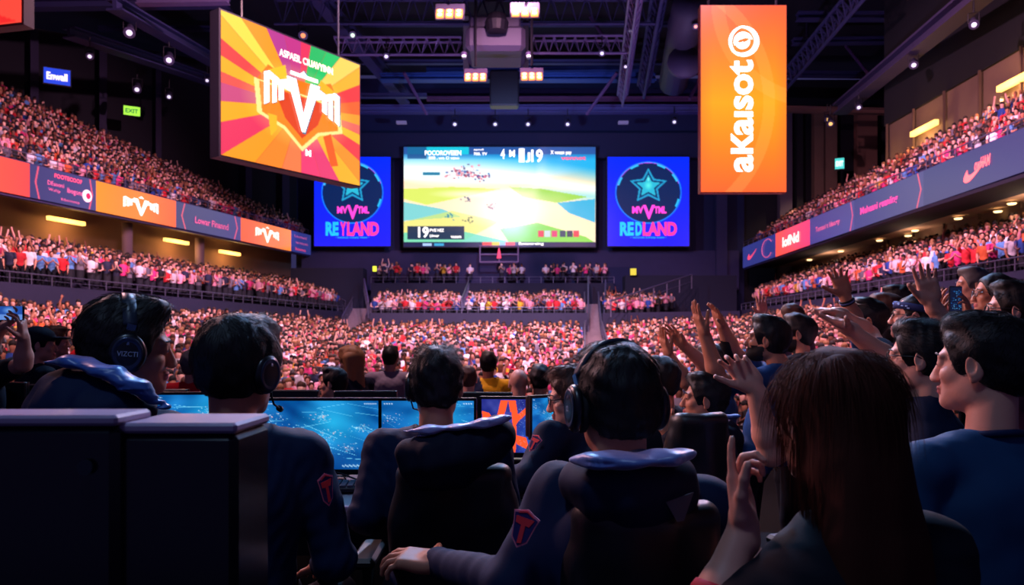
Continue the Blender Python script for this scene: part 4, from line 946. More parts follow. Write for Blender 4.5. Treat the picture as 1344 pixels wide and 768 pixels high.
for px0, px1, lb, word2 in ((412.5, 512.5, 'blue star poster screen left of the main screen', 'REYLAND'), (797.5, 904.5, 'blue star poster screen right of the main screen', 'REDLAND')):
    TL, TR, BL = W(px0, 206, YS), W(px1, 206, YS), W(px0, 323, YS)
    PS, r, u, n = panel_thing(lb, TL, TR, BL, 'poster_screen', .3)
    P = Pic(130, 150, (12, 30, 250)); P.c[:] = A(14, 34, 252) + A(30, -10, 0) * (P.y[..., None] - .5); asp = 100 / 117.
    P.blob(.5, .40, .40, .345, (10, 34, 84), 1, .04); P.ring(.5, .40, .338, .009, (196, 60, 250), asp, .3, 2.9); P.ring(.5, .40, .342, .007, (20, 130, 250), asp)
    for a0 in (-.5, 1.0, 1.9, 2.6, 3.3, .4): P.ring(.5, .40, .325, .012, (40, 190, 250), asp, a0, a0 + .28)
    st = lambda R, r_: [(.5 + (R if k % 2 == 0 else r_) * math.sin(k * math.pi / 5) / asp, .33 - (R if k % 2 == 0 else r_) * math.cos(k * math.pi / 5)) for k in range(10)]
    P.poly(st(.205, .105), (30, 150, 200)); P.poly(st(.17, .082), (12, 50, 100)); P.poly(st(.13, .062), (40, 176, 206)); P.blob(.5, .32, .06, .06, (90, 235, 226), .9, .9); P.blob(.5, .25, .02, .03, (120, 240, 230), .9, .6)
    P.mesh('screen', TL, r, u, PS, glow); ru, uu = unit(r), unit(u); rw, uh = np.linalg.norm(r), np.linalg.norm(u)
    mg = mat('sign_hotpink', (250, 70, 200), .5, emit=1.1); cy_ = mat('sign_cyan', (30, 190, 230), .5, emit=1.0); mr = mat('sign_magred', (246, 60, 150), .5, emit=1.0)
    lettering('lettering', 'MV', BL + r * .30 + u * .365 + n * .04, ru, uu, rw * .14, uh * .08, mg, PS, bold=.05); lettering('lettering', 'TML', BL + r * .57 + u * .365 + n * .04, ru, uu, rw * .15, uh * .08, mg, PS, bold=.05)
    lettering('lettering', 'V', BL + r * .43 + u * .30 + n * .05, ru, uu, rw * .15, uh * .16, mg, PS, bold=.04)
    lettering('lettering', word2[:2], BL + r * .15 + u * .115 + n * .04, ru, uu, rw * .17, uh * .155, cy_, PS, bold=.05); lettering('lettering', word2[2], BL + r * .34 + u * .115 + n * .04, ru, uu, rw * .08, uh * .155, mr if word2[2] == 'Y' else cy_, PS, bold=.05)
    lettering('lettering', word2[3:], BL + r * .43 + u * .115 + n * .04, ru, uu, rw * .42, uh * .155, mr, PS, bold=.05)
    lettering('lettering', '- vonocoo norano voow -', BL + r * .28 + u * .085 + n * .04, ru, uu, rw * .44, uh * .018, cy_, PS)

def lightbox(label, c, w, h, rgb, text=None, tm=None, yaw=0, name='sign', e=1.2, border=None):
    M = Rz(yaw); c = np.asarray(c, float); X_, Y_ = M[:, 0], M[:, 1]; root = thing(name, label, 'sign', c - A(0, 0, h / 2))
    mb = MB(); mb.box(c, (w / 2, .08, h / 2), M, .03); mb.build('case', border or mat('sign_case', (26, 26, 40), .5), root)
    mb = MB(); mb.box(c - Y_ * .085, (w / 2 * .92, .01, h / 2 * .86), M, .005); mb.build('face', mat('face_%d_%d_%d' % rgb, rgb, .5, emit=e), root)
    if text: lettering('lettering', text, c - Y_ * .11 - X_ * w * .36 - A(0, 0, h * .22), X_, A(0, 0, 1), w * .72, h * .42, tm or wht, root, bold=.03)
    return root
lightbox('rounded blue lit sign high on the left wall', W(75, 101, 35 * K), 1.6, 1.15, (20, 60, 190), 'Enwall', yaw=28); lightbox('small green lit exit sign on the left wall', W(173, 146, 39 * K), 1.15, .75, (150, 230, 60), 'EXIT', mat('sign_green', (20, 110, 60), .5, emit=.8), yaw=28)
lightbox('small teal lit exit sign beside the far right pilasters', W(1102, 215, 44 * K), .75, 1.0, (60, 200, 190), 'EXIT', wht, yaw=-25); lightbox('small yellow sign on the far wall above the right block', W(831, 357, 43.6 * K), .52, .62, (220, 214, 60), None, e=.7)
lightbox('yellow-green lit sign at the left end of the walkway', W(492, 353, 44 * K), .34, .5, (220, 236, 60), None); 
# scoreboard frame under the main screen
sb = thing('lighting_frame', 'small hanging metal frame under the main screen', 'frame', W(655, 345, 44.6 * K)); mb = MB()
for a, b in (((630, 322), (630, 344)), ((680, 322), (680, 344)), ((630, 344), (680, 344)), ((630, 334), (680, 334)), ((655, 322), (655, 344)), ((630, 323), (680, 323))): mb.tube([W(*a, 44.6 * K), W(*b, 44.6 * K)], .06, 6)
mb.build('frame', mat('frame_rose', (140, 120, 160), .5), sb); mb = MB(); mb.tube([W(655, 326, 44.55 * K), W(655, 339, 44.55 * K)], [.05, .18], 8); mb.build('beacon', pinkl, sb)

for px_ in (167, 262): a2, b2 = G(-21.5, 13, 0), G(-13.2, 45.5, 0); p = a2 + (b2 - a2) * tpx(px_, a2, b2); mb = MB(); mb.tube([A(p[0], p[1], G(0, 0, 3.4)[2]), A(p[0], p[1], G(0, 0, 6.45)[2])], .30, 16); struct(mb.build('wall_column', mat('column_taupe', (84, 66, 74), .8), smooth=True))
# warm strip lamps ---------------------------------------------------------------
warm = mat('lamp_warm', (255, 206, 110), .5, emit=2.2); LI = []
def lamp_light(c, d, rgb, watts, size=60, r=.15, blend=.6, name='lamp'):
    L = bpy.data.lights.new(name, 'SPOT'); L.energy = watts; L.color = rgb; L.spot_size = math.radians(size); L.spot_blend = blend; L.shadow_soft_size = r
    o = bpy.data.objects.new(name, L); o.location = [float(a) for a in c]; o.rotation_euler = Vector([float(a) for a in d]).to_track_quat('-Z', 'Y').to_euler(); COL.objects.link(o); return o
def plight(c, rgb, watts, r=.1, name='lamp'):
    L = bpy.data.lights.new(name, 'POINT'); L.energy = watts; L.color = rgb; L.shadow_soft_size = r; o = bpy.data.objects.new(name, L); o.location = [float(a) for a in c]; COL.objects.link(o); return o
wl = thing('x', None, None, (0, 0, 0)); bpy.data.objects.remove(wl)
for i, (x0, x1, y, lb) in enumerate(((56, 104, 289, 'warm strip lamp under the left balcony, nearest of three'), (210, 241, 316, 'warm strip lamp under the left balcony, middle of three'), (283, 309, 331, 'warm strip lamp under the left balcony, farthest of three'))):
    a2, b2 = G(-24.4, 12, 0), G(-13.3, 46.4, 0); Q = []
    for px in (x0, x1): t = tpx(px, a2, b2); p = a2 + (b2 - a2) * t; Q.append(A(p[0] + .35, p[1] - .12, 0))
    zz = [EYE + (450 - (y + dy)) / 1000 * q[1] for q, dy in zip(Q, (-2, 4))]; z = min(sum(zz) / 2, G(0, 0, 6.62)[2]); Q = [A(q[0], q[1], z) for q in Q]
    mb = MB(); mb.bar(Q[0], Q[1], .22, .22); root = mb.build('strip_lamp', warm); tag(root, lb, 'lamp', 'strip lamps under the left balcony'); m2 = (Q[0] + Q[1]) / 2
    plight(m2 + A(.5, -.2, -.35), (1, .52, .16), 190, .2)
for i, (px, lb) in enumerate(((1211, 'warm wall strip lamp above the right upper stand, farther one'), (1330, 'warm wall strip lamp above the right upper stand, nearer one'))):
    y = 16.8 / ((px - 672) / 1000); L_ = 1.0 if i == 0 else .9; p = G(16.85, y, 10.1); mb = MB(); mb.bar(p + A(0, -L_ * 1.3, 0), p + A(0, L_ * 1.3, 0), .25, .28); root = mb.build('strip_lamp', warm); tag(root, lb, 'lamp', 'wall strip lamps over the right upper stand')
    plight(p + A(-.6, 0, -.5), (1, .55, .2), 190, .2)
for k, px in enumerate((1165, 1187, 1210, 1255, 1312)):
    y = 16.8 / ((px - 672) / 1000); p = G(16.75, y, 8.6); mb = MB(); mb.lathe([(.12, -.1), (.16, 0), (.12, .1)], p, I3, 10); o = mb.build('wall_uplight', mat('uplight', (90, 70, 50), .4)); tag(o, 'small wall uplight on the beige wall behind the right upper stand', 'lamp', 'uplights on the right wall')
    lamp_light(p + A(-.35, 0, .0), (.35, 0, 1), (1, .6, .18), 180 if px in (1165, 1210) else 80, 80, .08)
for k, y in enumerate(np.linspace(14, 34.4, 10)):     # panel joints
    mb = MB(); mb.box(G(16.93, y, 8.5), (.06, .05, 2.7 * K)); struct(mb.build('trim_7', mat('joint', (90, 70, 60), .8)))

for y_ in (24, 31, 39): plight(G(16.2, y_, 5.35), (1, .68, .46), 75, .25)  # added warm points stand in for downlights and crowd bounce on the soffit
lamp_light(G(17.6, 42.5, 11), (0, .5, -1), (1, .62, .34), 900, 100, .2)  # unseen warm spot added to light the far right pilasters
# ceiling steel -------------------------------------------------------------------
def truss(label, a, b, h=1.0, d=.7, n=12, m=None, r=.09):
    a = np.asarray(a, float); b = np.asarray(b, float); sd, dd, up = frame_of(b - a); root = thing('roof_truss', label, 'truss', (a + b) / 2); m = m or STEEL
    for nm, o in (('top_chord', up * h / 2 + sd * d / 2), ('top_chord', up * h / 2 - sd * d / 2), ('bottom_chord', -up * h / 2)):
        mb = MB(); mb.tube([a + o, b + o], r, 8); mb.build(nm, m, root)
    mb = MB()
    for i in range(n):
        p = a + (b - a) * i / n; q = a + (b - a) * (i + .5) / n; s = a + (b - a) * (i + 1) / n
        for sx in (-1, 1): mb.tube([p + up * h / 2 + sd * d / 2 * sx, q - up * h / 2, s + up * h / 2 + sd * d / 2 * sx], r * .45, 5)
        mb.tube([p + up * h / 2 + sd * d / 2, p + up * h / 2 - sd * d / 2], r * .4, 5)
    mb.build('lattice', m, root); return root
ZC = 20.5
truss('lilac roof truss crossing left of the central rig', W(440, 62, 48), W(606, 62, 48), .95, .8, 11); truss('lilac roof truss crossing right of the central rig', W(700, 60, 48), W(822, 60, 48), .95, .8, 9)
truss('upper cross truss behind the lamps', W(360, 14, 46), W(860, 14, 46), 1.6, .8, 22, BSTEEL); truss('steep truss running towards the camera at right of centre', W(838, -20, 40), W(817, 132, 58), .9, .7, 18, STEEL)
truss('long diagonal truss over the right stands', W(1140, -20, 42), W(1032, 108, 56), 1.0, .8, 16, BSTEEL, .12); truss('deep truss right of the orange banner screen', W(870, -20, 43), W(845, 120, 56), 1.0, .8, 16, BSTEEL, .12)
def beam(label, a, b, w, h, m=None): mb = MB(); mb.bar(a, b, w, h * .16); mb.bar(np.asarray(a) + A(0, 0, h * .42), np.asarray(b) + A(0, 0, h * .42), w * .25, h * .7); mb.bar(np.asarray(a) + A(0, 0, h * .85), np.asarray(b) + A(0, 0, h * .85), w, h * .16); return tag(mb.build('roof_beam', m or BSTEEL, origin=a), label, 'beam')
beam('roof beam running down from the top towards the far wall, left of the rig', W(392, -25, 46), W(532, 136, 60), .8, .9); beam('roof beam crossing above the poster screens', W(385, 148, 62), W(960, 148, 62), .8, .6, mat('beam_lilac', (70, 70, 130), .6)); beam('blue roof beam behind the central rig', W(500, 106, 56), W(860, 106, 56), .8, .5, mat('beam_cobalt', (28, 62, 130), .6))
beam('lower blue roof beam', W(560, 96, 60), W(840, 92, 60), .6, .5, mat('beam_cobalt', (28, 62, 130), .6)); beam('long slanted beam over the left upper stand', W(90, 48, 44), W(282, 112, 56), .9, .6); beam('slanted beam above the left signs', W(150, 12, 40), W(298, 95, 54), .9, .6)
beam('long slanted beam over the right upper stand', W(1300, -10, 34), W(1102, 150, 55), 1, .8, mat('beam_plum', (66, 58, 88), .6)); beam('beam crossing over the right side high up', W(1046, 26, 50), W(1235, 26, 50), .6, .5); beam('beam crossing over the right side', W(1040, 58, 54), W(1185, 56, 54), .6, .4); beam('far beam over the right corner', W(1030, 100, 60), W(1170, 102, 60), .6, .4)
beam('top beam along the left ceiling', W(0, 12, 46), W(300, 8, 46), .7, .5); beam('pale beam under the left ceiling', W(180, 6, 40), W(300, 4, 40), .5, .3, STEEL); beam('short beam between the hanging screen and rig', W(300, 20, 50), W(290, 110, 60), .5, .4)
beam('plum beam at the right roof edge', W(1020, 146, 60), W(1180, 150, 60), .6, .4, mat('beam_tan', (120, 90, 80), .6)); beam('dark cross beam above the main screen', W(560, 132, 61), W(960, 132, 61), .4, .3, mat('beam_wine', (80, 40, 80), .6))
for k, (x0, x1, y) in enumerate(((475, 960, 34), (475, 900, 84), (300, 560, 128), (130, 320, 40))): beam(('thin cross beam behind the lamps', 'thin cross beam level with the rig', 'thin cross beam near the hanging screen', 'thin cross beam over the left stand')[k], W(x0, y, 56), W(x1, y, 56), .4, .3)
for k, (a, b) in enumerate((((560, 150), (530, 95)), ((770, 150), (810, 95)), ((430, 0), (480, 60)), ((760, 0), (800, 60)), ((940, 60), (905, 130)), ((1110, 60), (1150, 110)), ((1060, 30), (1060, 70)))):
    mb = MB(); mb.tube([W(*a, 57), W(*b, 54)], .12, 6); tag(mb.build('roof_brace', mat('brace_plum', (74, 50, 96), .6), origin=W(*a, 57)), 'slender diagonal roof brace near the far ceiling', 'brace', 'diagonal roof braces')

# central rig with four warm lamp banks
rig = thing('speaker_rig', 'dark boxy central rig hanging between four warm lamp banks', 'rig', W(652, 84, 46)); m_ = mat('rig_grey', (66, 60, 84), .6)
mb = MB(); mb.box(W(651, 62, 46), (1.75, 1.6, .75), I3, .25); mb.build('body', m_, rig); mb = MB(); mb.box(W(650, 38, 45.5), (1.5, 1.0, .35), I3, .1); mb.build('top_frame', mat('rig_plum', (52, 46, 72), .6), rig)
mb = MB(); mb.lathe([(.55, -.5), (.7, 0), (.5, .45)], W(652, 30, 44), I3, 16); mb.build('projector', mat('rig_black', (16, 14, 26), .5), rig)
mb = MB(); mb.box(W(662, 118, 52), (1.0, .5, 1.2), I3, .1); mb.build('lower_box', mat('rig_black', (16, 14, 26), .5), rig)
for px in (612, 690): mb = MB(); mb.bar(W(px, 20, 46), W(px, 96, 48), .35, .35, up=(0, 1, 0)); mb.build('hanger', mat('rig_black', (16, 14, 26), .5), rig)
for px in (609, 694): mb = MB(); mb.lathe([(.14, -.3), (.2, 0), (.1, .1)], W(px, 70, 45), I3, 12); c = mb.build('spotlight', STEEL, rig); mb = MB(); mb.lathe([(.12, -.05), (.13, 0)], W(px, 73, 44.8), I3, 12); mb.build('lens', mat('lamp_white', (255, 225, 235), .5, emit=3), c)
lampm = mat('lamp_amber', (255, 158, 66), .5, emit=1.15); lampc = mat('lamp_core', (255, 232, 180), .5, emit=1.8)
for px, py, y, s, lb in ((590, 19, 36, 1.35, 'warm lamp bank at the upper left of the central rig'), (689, 17, 36, 1.35, 'warm lamp bank at the upper right of the central rig'), (624, 102, 44, 1.3, 'warm lamp bank at the lower left of the central rig'), (698, 101, 44, 1.3, 'warm lamp bank at the lower right of the central rig')):
    c = W(px, py, y); root = thing('lamp_bank', lb, 'lamp', c, 'warm lamp banks of the central rig'); M = Rx(-32)
    mb = MB(); mb.box(c + M @ A(0, .12, .38), (s * .52, .16, .42), M, .04); mb.build('housing', mat('lamp_housing', (96, 84, 112), .5), root)
    for j in range(3):
        mb = MB(); x = (j - 1) * s * .33; mb.box(c + M @ A(x, -.05, -.02), (s * .135, .06, .30), M, .03); pn = mb.build('lamp_panel', lampm, root)
        for k2 in (-1, 1): mb = MB(); mb.lathe([(.02, -.03), (.12, 0), (.02, .03)], c + M @ A(x, -.12, -.02 + k2 * .14), M @ Rx(90), 12); mb.build('bulb', lampc, pn)
    mb = MB(); mb.tube([c + A(0, .1, .7), A(c[0], c[1] + .1, 25)], .08, 6); mb.build('hanger', mat('rig_black', (16, 14, 26), .5), root)
    lamp_light(c + A(0, -.25, -.55), (0, .05, -1), (1, .68, .62), 3500, 120, .3)

def spotlight(px, py, y, aim, lit=True, s=1., rgb=(235, 225, 255), n_=[0]):
    c = W(px, py, y); d = unit(aim); sd, dd, up = frame_of(d); M = np.stack([sd, up, d], 1); root = thing('stage_spotlight', None, 'lamp', c)
    mb = MB(); mb.lathe([(.10 * s, -.45 * s), (.17 * s, -.35 * s), (.2 * s, .2 * s), (.24 * s, .3 * s), (.22 * s, .3 * s)], c, M, 14); mb.build('housing', mat('spot_body', (70, 66, 96), .5), root, True)
    mb = MB(); mb.lathe([(.001, 0), (.12 * s, .0), (.12 * s, .02)], c + d * .29 * s, M, 14); mb.build('lens', mat('spot_lens_%d' % rgb[1], rgb, .3, emit=1.1 if lit else .12), root)
    mb = MB(); mb.tube([c + sd * .24 * s, c + sd * .24 * s + A(0, 0, .5 * s), c - sd * .24 * s + A(0, 0, .5 * s), c - sd * .24 * s], .03, 6); mb.tube([c + A(0, 0, .5 * s), c + A(0, 0, 1.1 * s)], .04, 6); mb.build('yoke', mat('rig_black', (16, 14, 26), .5), root); return root
tl = [(170, 40, 42, 1, 1.3, 'under the slanted beam near the red hanging screen'), (118, 72, 44, 1, .9, 'above the blue lit sign'), (222, 76, 46, 0, 1.3, 'left of the large square screen, bluish'), (180, 115, 52, 0, 1.2, 'above the green exit sign'), (222, 125, 54, 0, 1.0, 'right of the green exit sign, unlit'), (272, 104, 52, 1, .8, 'at the edge of the large square screen'),
      (463, 44, 46, 1, 1.0, 'near the top right corner of the square screen, greenish'), (398, 44, 46, 1, 1.2, 'above the square screen, amber'), (507, 72, 47, 1, .9, 'on the left lilac truss'), (790, 68, 47, 1, .9, 'on the right lilac truss'), (597, 161, 60, 1, 1, 'first of the row above the main screen'), (650, 161, 60, 1, 1, 'second of the row above the main screen'), (693, 161, 60, 1, 1, 'third of the row above the main screen'), (745, 161, 60, 1, 1, 'last of the row above the main screen'),
      (1278, 30, 34, 1, .9, 'at the top of the right slanted beam'), (1199, 83, 42, 1, 1, 'midway on the right slanted beam'), (1127, 139, 50, 1, .9, 'low on the right slanted beam'), (1090, 160, 54, 1, 1.1, 'over the right pilasters, warm'), (1086, 155, 55, 1, .9, 'behind the warm spotlight over the right pilasters'), (913, 33, 44, 1, .8, 'at the left edge of the orange banner, amber'), (821, 86, 50, 1, .7, 'on the steep right truss, lower'), (827, 40, 46, 1, .7, 'on the steep right truss, upper'), (885, 158, 60, 0, 1, 'above the right poster screen')]
for px, py, y, lit, s, w_ in tl:
    rgb = (200, 255, 190) if 'green' in w_ and px > 400 else (255, 150, 60) if 'amber' in w_ else (255, 205, 120) if 'warm' in w_ else (230, 226, 255)
    root = spotlight(px, py, y, (-(px - 672) / 1500, -.75, -.65), lit, s, rgb); tag(root, 'stage spotlight ' + w_, 'lamp', 'small ceiling spotlights')
mb = MB(); c = W(893, 62, 48)
dq = thing('air_duct', 'dark rounded duct hanging beside the orange banner screen', 'duct', c); mb.tube([W(905, 5, 44), W(893, 62, 48), W(884, 108, 53)], 1.0, 14); mb.build('pipe', mat('duct_dark', (40, 38, 62), .6), dq, True)
for y_ in (30, 80): mb = MB(); mb.tube([W(899, y_, 46.5), W(898, y_ + 4, 46.8)], 1.06, 14); mb.build('flange', mat('duct_edge', (58, 54, 84), .6), dq, True)
for x0, x1 in ((520, 534), (811, 825)):
    mb = MB(); mb.box(W((x0 + x1) / 2, 161, 61.5), (.4, .2, .1)); tag(mb.build('ceiling_sensor', mat('sensor', (130, 120, 160), .5, emit=.3)), 'tiny pale fixture above the %s poster screen' % ('left' if x0 < 600 else 'right'), 'fixture')
for k, (x_, y_) in enumerate(((16.4, 25), (16.4, 28), (16.4, 31), (16.4, 34), (16.4, 38), (16.4, 42), (16.9, 26.5), (16.9, 32.5))):
    c = G(x_, y_, 5.93); c[2] -= .07; mb = MB(); mb.lathe([(.001, -.02), (.16, -.02), (.2, .04)], c, I3, 14); tag(mb.build('downlight', mat('lamp_down', (255, 214, 150), .4, emit=3)), 'round downlight in the ceiling under the right balcony', 'lamp', 'downlights under the right balcony')
# ------------------------------------------------------------------ the audience in the stands
SHIRTS = [('white', (240, 228, 240), 20), ('pale-pink', (244, 160, 186), 16), ('red', (214, 28, 44), 15), ('magenta', (224, 50, 126), 12), ('navy', (26, 30, 66), 14), ('black', (18, 16, 26), 11), ('grey', (120, 112, 130), 8), ('light-blue', (96, 150, 220), 6), ('blue', (30, 74, 170), 4), ('orange', (236, 104, 50), 3), ('yellow', (240, 190, 40), 2)]
SW = np.array([s[2] for s in SHIRTS], float); SW /= SW.sum(); SWU = A(9, 9, 20, 10, 22, 18, 11, 7, 5, 3, 1); SWU /= SWU.sum()
POSES = ['', 'hands clasped before the chest', 'both arms raised', 'one arm raised']
def tpl(pose, hair, tone, hs, seated, fem=False):
    arms = {}
    ar = {1: dict(L=((-.24, .10, 1.14), (-.05, .30, 1.26), (.5, .5, .6), (1, 0, 0)), R=((.24, .10, 1.14), (.05, .30, 1.26), (-.5, .5, .6), (-1, 0, 0))),
          2: dict(L=((-.29, .10, 1.60), (-.22, .16, 1.86), (.1, .1, 1), (0, 1, 0)), R=((.29, .10, 1.60), (.22, .16, 1.86), (-.1, .1, 1), (0, 1, 0))),
          3: dict(R=((.29, .10, 1.60), (.20, .16, 1.87), (0, .1, 1), (0, 1, 0)))}.get(pose, {})
    for s, (el, wr, d, n) in ar.items(): arms[s] = dict(el=el, wr=wr, hand=dict(d=d, n=n, spread=.2))
    f = figure(head=(0, 0, 1.62), yaw=0, v=.0125, hairstyle=hs, hair=hair, tone=tone, arms=arms, seated=seated, ground=0. if not seated else .1, seed=pose + 3, eyes=False, female=fem)
    f.pop('_'); V = []; F = []; I = []; M = []; b = 0
    for k, (v, fc, m) in f.items():
        if not len(v): continue
        if k == 'shirt': m = mat('spectator_top', (200, 200, 200), .8, objcol=True)
        V.append(v); F.append(fc + b); I += [len(M)] * len(fc); M.append(m); b += len(v)
    V = np.concatenate(V); F = np.concatenate(F); me = rawmesh('person', V, F, M, I); return me
TPL = [(p, t, tpl(p, h, t, hs, False, fem)) for p, h, t, hs, fem in ((0, 'dark', 'fair', 'short', False), (0, 'brown', 'fair', 'thick', True), (0, 'black', 'olive', 'crop', False), (0, 'blonde', 'fair', 'thick', True), (1, 'dark', 'fair', 'short', False), (1, 'black', 'tan', 'thick', True), (1, 'brown', 'fair', 'side', False), (2, 'dark', 'fair', 'short', False), (2, 'black', 'olive', 'side', False), (3, 'brown', 'tan', 'thick', True), (3, 'black', 'fair', 'crop', False))]
ZN = {'lower left': 'lower left stand', 'lower centre': 'lower centre stand', 'lower right': 'lower right stand', 'floor': 'floor seats', 'middle left': 'left middle stand', 'middle right': 'right middle stand', 'upper left': 'left upper stand', 'upper right': 'right upper stand', 'far block': 'far crowd block', 'walkway': 'walkway under the main screen'}
ORD = ['front', 'second', 'third', 'fourth', 'fifth', 'sixth', 'seventh', 'eighth', 'ninth', 'tenth', 'eleventh', 'twelfth', 'thirteenth', 'fourteenth', 'fifteenth', 'sixteenth']
BLOCK = [(95, 385, 245, 560), (222, 412, 395, 560), (505, 450, 615, 560), (730, 452, 870, 600), (850, 470, 1000, 600), (980, 410, 1062, 560), (1050, 440, 1344, 768), (1100, 390, 1344, 768), (480, 455, 540, 520), (880, 380, 960, 480), (430, 455, 480, 520), (625, 465, 660, 520), (0, 400, 40, 500)]
def shows(p):
    x = 672 + p[0] / p[1] * 1000; y = 450 - (p[2] + 1.5 - EYE) / p[1] * 1000
    if not (2 < x < 1342 and 20 < y < 512): return False
    return not any(a < x < c and b < y < d for a, b, c, d in BLOCK)
# nearest places kept clear for the people built one by one
KEEPOUT = [(-1.9, 8.0), (-1.28, 10.0), (-5.4, 8.5)]
ps = [s for s in SPOTS if s[0][1] > 12.2]
ps.sort(key=lambda s: s[0][1]); vis = [s for s in ps if shows(s[0])]
NEAR_N = 256
near = vis[:NEAR_N]; ids = set(id(s) for s in near); rest = [s for s in ps if id(s) not in ids]
def hseat(zone): return 0.0
first = {}
for p, yaw, zone, row in near:
    c = RNG.choice(len(SHIRTS), p=SW); ti = RNG.choice(len(TPL), p=A(19, 15, 13, 8, 14, 10, 9, 3, 2, 3, 4) / 100.)
    po, tone, me = TPL[ti]; o = bpy.data.objects.new('person', me); COL.objects.link(o)
    s = random.uniform(.95, 1.05); o.scale = (s, s, s); o.location = (p[0], p[1], p[2]); o.rotation_euler = (0, 0, math.radians(yaw + random.gauss(0, 10)))
    rgb = A(*SHIRTS[c][1]) * random.uniform(.85, 1.05); o.color = (*lin(np.clip(rgb, 0, 255)), 1)
    x = 672 + p[0] / p[1] * 1000
    side = ('by the left edge' if x < 110 else 'near the leftmost headset' if x < 240 else 'near the second headset' if x < 400 else 'left of the grey sweater' if x < 500 else 'behind the middle player' if x < 620 else 'behind the yellow jersey' if x < 730 else 'beside the centre stairs' if x < 860 else 'past the raised hands')
    tag(o, '%s-topped spectator%s, %s row of the %s, %s' % (SHIRTS[c][0], ', arms up' if po == 2 else ', arm raised' if po == 3 else ', clapping' if po == 1 else '', ORD[min(row, 15)], ZN[zone], side), 'person', 'spectators in the ' + ZN[zone])

# everybody farther off: nobody could count them, one simple body each in a single mesh
def lowpoly(arms):
    V = []; F = []; C = []
    def ring(pts, c):
        b = len(V); V.extend(pts); C.extend([c] * len(pts)); return b
    def skin_rings(rs, n, capb=True):
        for a, b in zip(rs[:-1], rs[1:]):
            for k in range(n): F.append((a + k, a + (k + 1) % n, b + (k + 1) % n, b + k))
    def ov(x, y, z, rx, ry, n): return [(x + rx * math.cos(2 * math.pi * k / n), y + ry * math.sin(2 * math.pi * k / n), z) for k in range(n)]
    n = 6
    skin_rings([ring(ov(0, 0, .45, .15, .11, n), 3), ring(ov(0, 0, .95, .17, .12, n), 3)], n)
    skin_rings([ring(ov(0, 0, .93, .17, .12, n), 1), ring(ov(0, 0, 1.2, .19, .13, n), 1), ring(ov(0, 0, 1.38, .2, .11, n), 1), ring(ov(0, 0, 1.45, .08, .07, n), 1)], n)
    skin_rings([ring(ov(0, 0, 1.42, .055, .055, n), 0), ring(ov(0, .01, 1.52, .068, .075, n), 0), ring(ov(0, .01, 1.60, .078, .095, n), 0), ring(ov(0, .0, 1.63, .06, .07, n), 0)], n)
    skin_rings([ring(ov(0, -.035, 1.54, .075, .07, n), 2), ring(ov(0, -.022, 1.62, .092, .100, n), 2), ring(ov(0, .0, 1.655, .093, .112, n), 2), ring(ov(0, .0, 1.72, .070, .085, n), 2), ring(ov(0, 0, 1.75, .02, .03, n), 2)], n)
    for sx in (-1, 1):
        if arms == 0: P = [(sx * .22, 0, 1.37), (sx * .25, .03, 1.12), (sx * .15, .22, 1.05), (sx * .08, .30, 1.06)]
        elif arms == 1: P = [(sx * .21, 0, 1.37), (sx * .24, .08, 1.14), (sx * .06, .26, 1.28), (sx * .03, .30, 1.40)]
        else: P = [(sx * .21, 0, 1.37), (sx * .28, .1, 1.6), (sx * .22, .16, 1.84), (sx * .20, .17, 1.98)]
        mb = MB(); mb.tube(P, [.06, .05, .036, .04], 4, False); b = len(V); V.extend(mb.V); C.extend([1] * 6 + [0] * 10); F.extend([tuple(i + b for i in f) for f in mb.F])
    return np.array(V, float), np.array(F), np.array(C)
LP = [lowpoly(k) for k in range(3)]
SKC = [(244, 184, 170), (236, 172, 158), (250, 198, 180), (176, 112, 88), (120, 72, 56)]; HRC = [(24, 18, 22), (36, 24, 24), (72, 44, 34), (150, 104, 70), (20, 16, 20)]
def crowd(name, lst, label, cat='crowd'):
    VV = []; FF = []; CC = []; b = 0
    for p, yaw, zone, row in lst:
        k = RNG.choice(3, p=[.66, .325, .015]); v, f, c = LP[k]; s = random.uniform(.98, 1.14); v = (v * s) @ Rz(yaw + random.gauss(0, 8)).T + p
        sh = A(*SHIRTS[RNG.choice(len(SHIRTS), p=SWU if zone[0] == 'u' else SW)][1]) * random.uniform(.75, 1.05)
        pal = np.array([SKC[RNG.integers(5)], np.clip(sh, 0, 255), HRC[RNG.integers(5)], (24, 24, 40)])
        VV.append(v); FF.append(f + b); CC.append(pal[c]); b += len(v)
    if not VV: return
    o = mk(name, np.concatenate(VV), np.concatenate(FF), mat('crowd_clothes', (128, 128, 128), .8, attr=True), cols=lin(np.concatenate(CC))); tag(o, label, cat, kind='stuff')
byz = {}
for s in rest:
    if s[0][1] > 11: byz.setdefault(s[2], []).append(s)
crowd('crowd', [s for z in byz for s in byz[z]], 'packed audience in red, pink, white and navy filling every far stand')
print('SPOTS', len(SPOTS), 'near', len(near), 'rest', len(rest), 'far edge of near', near[-1][0][1])
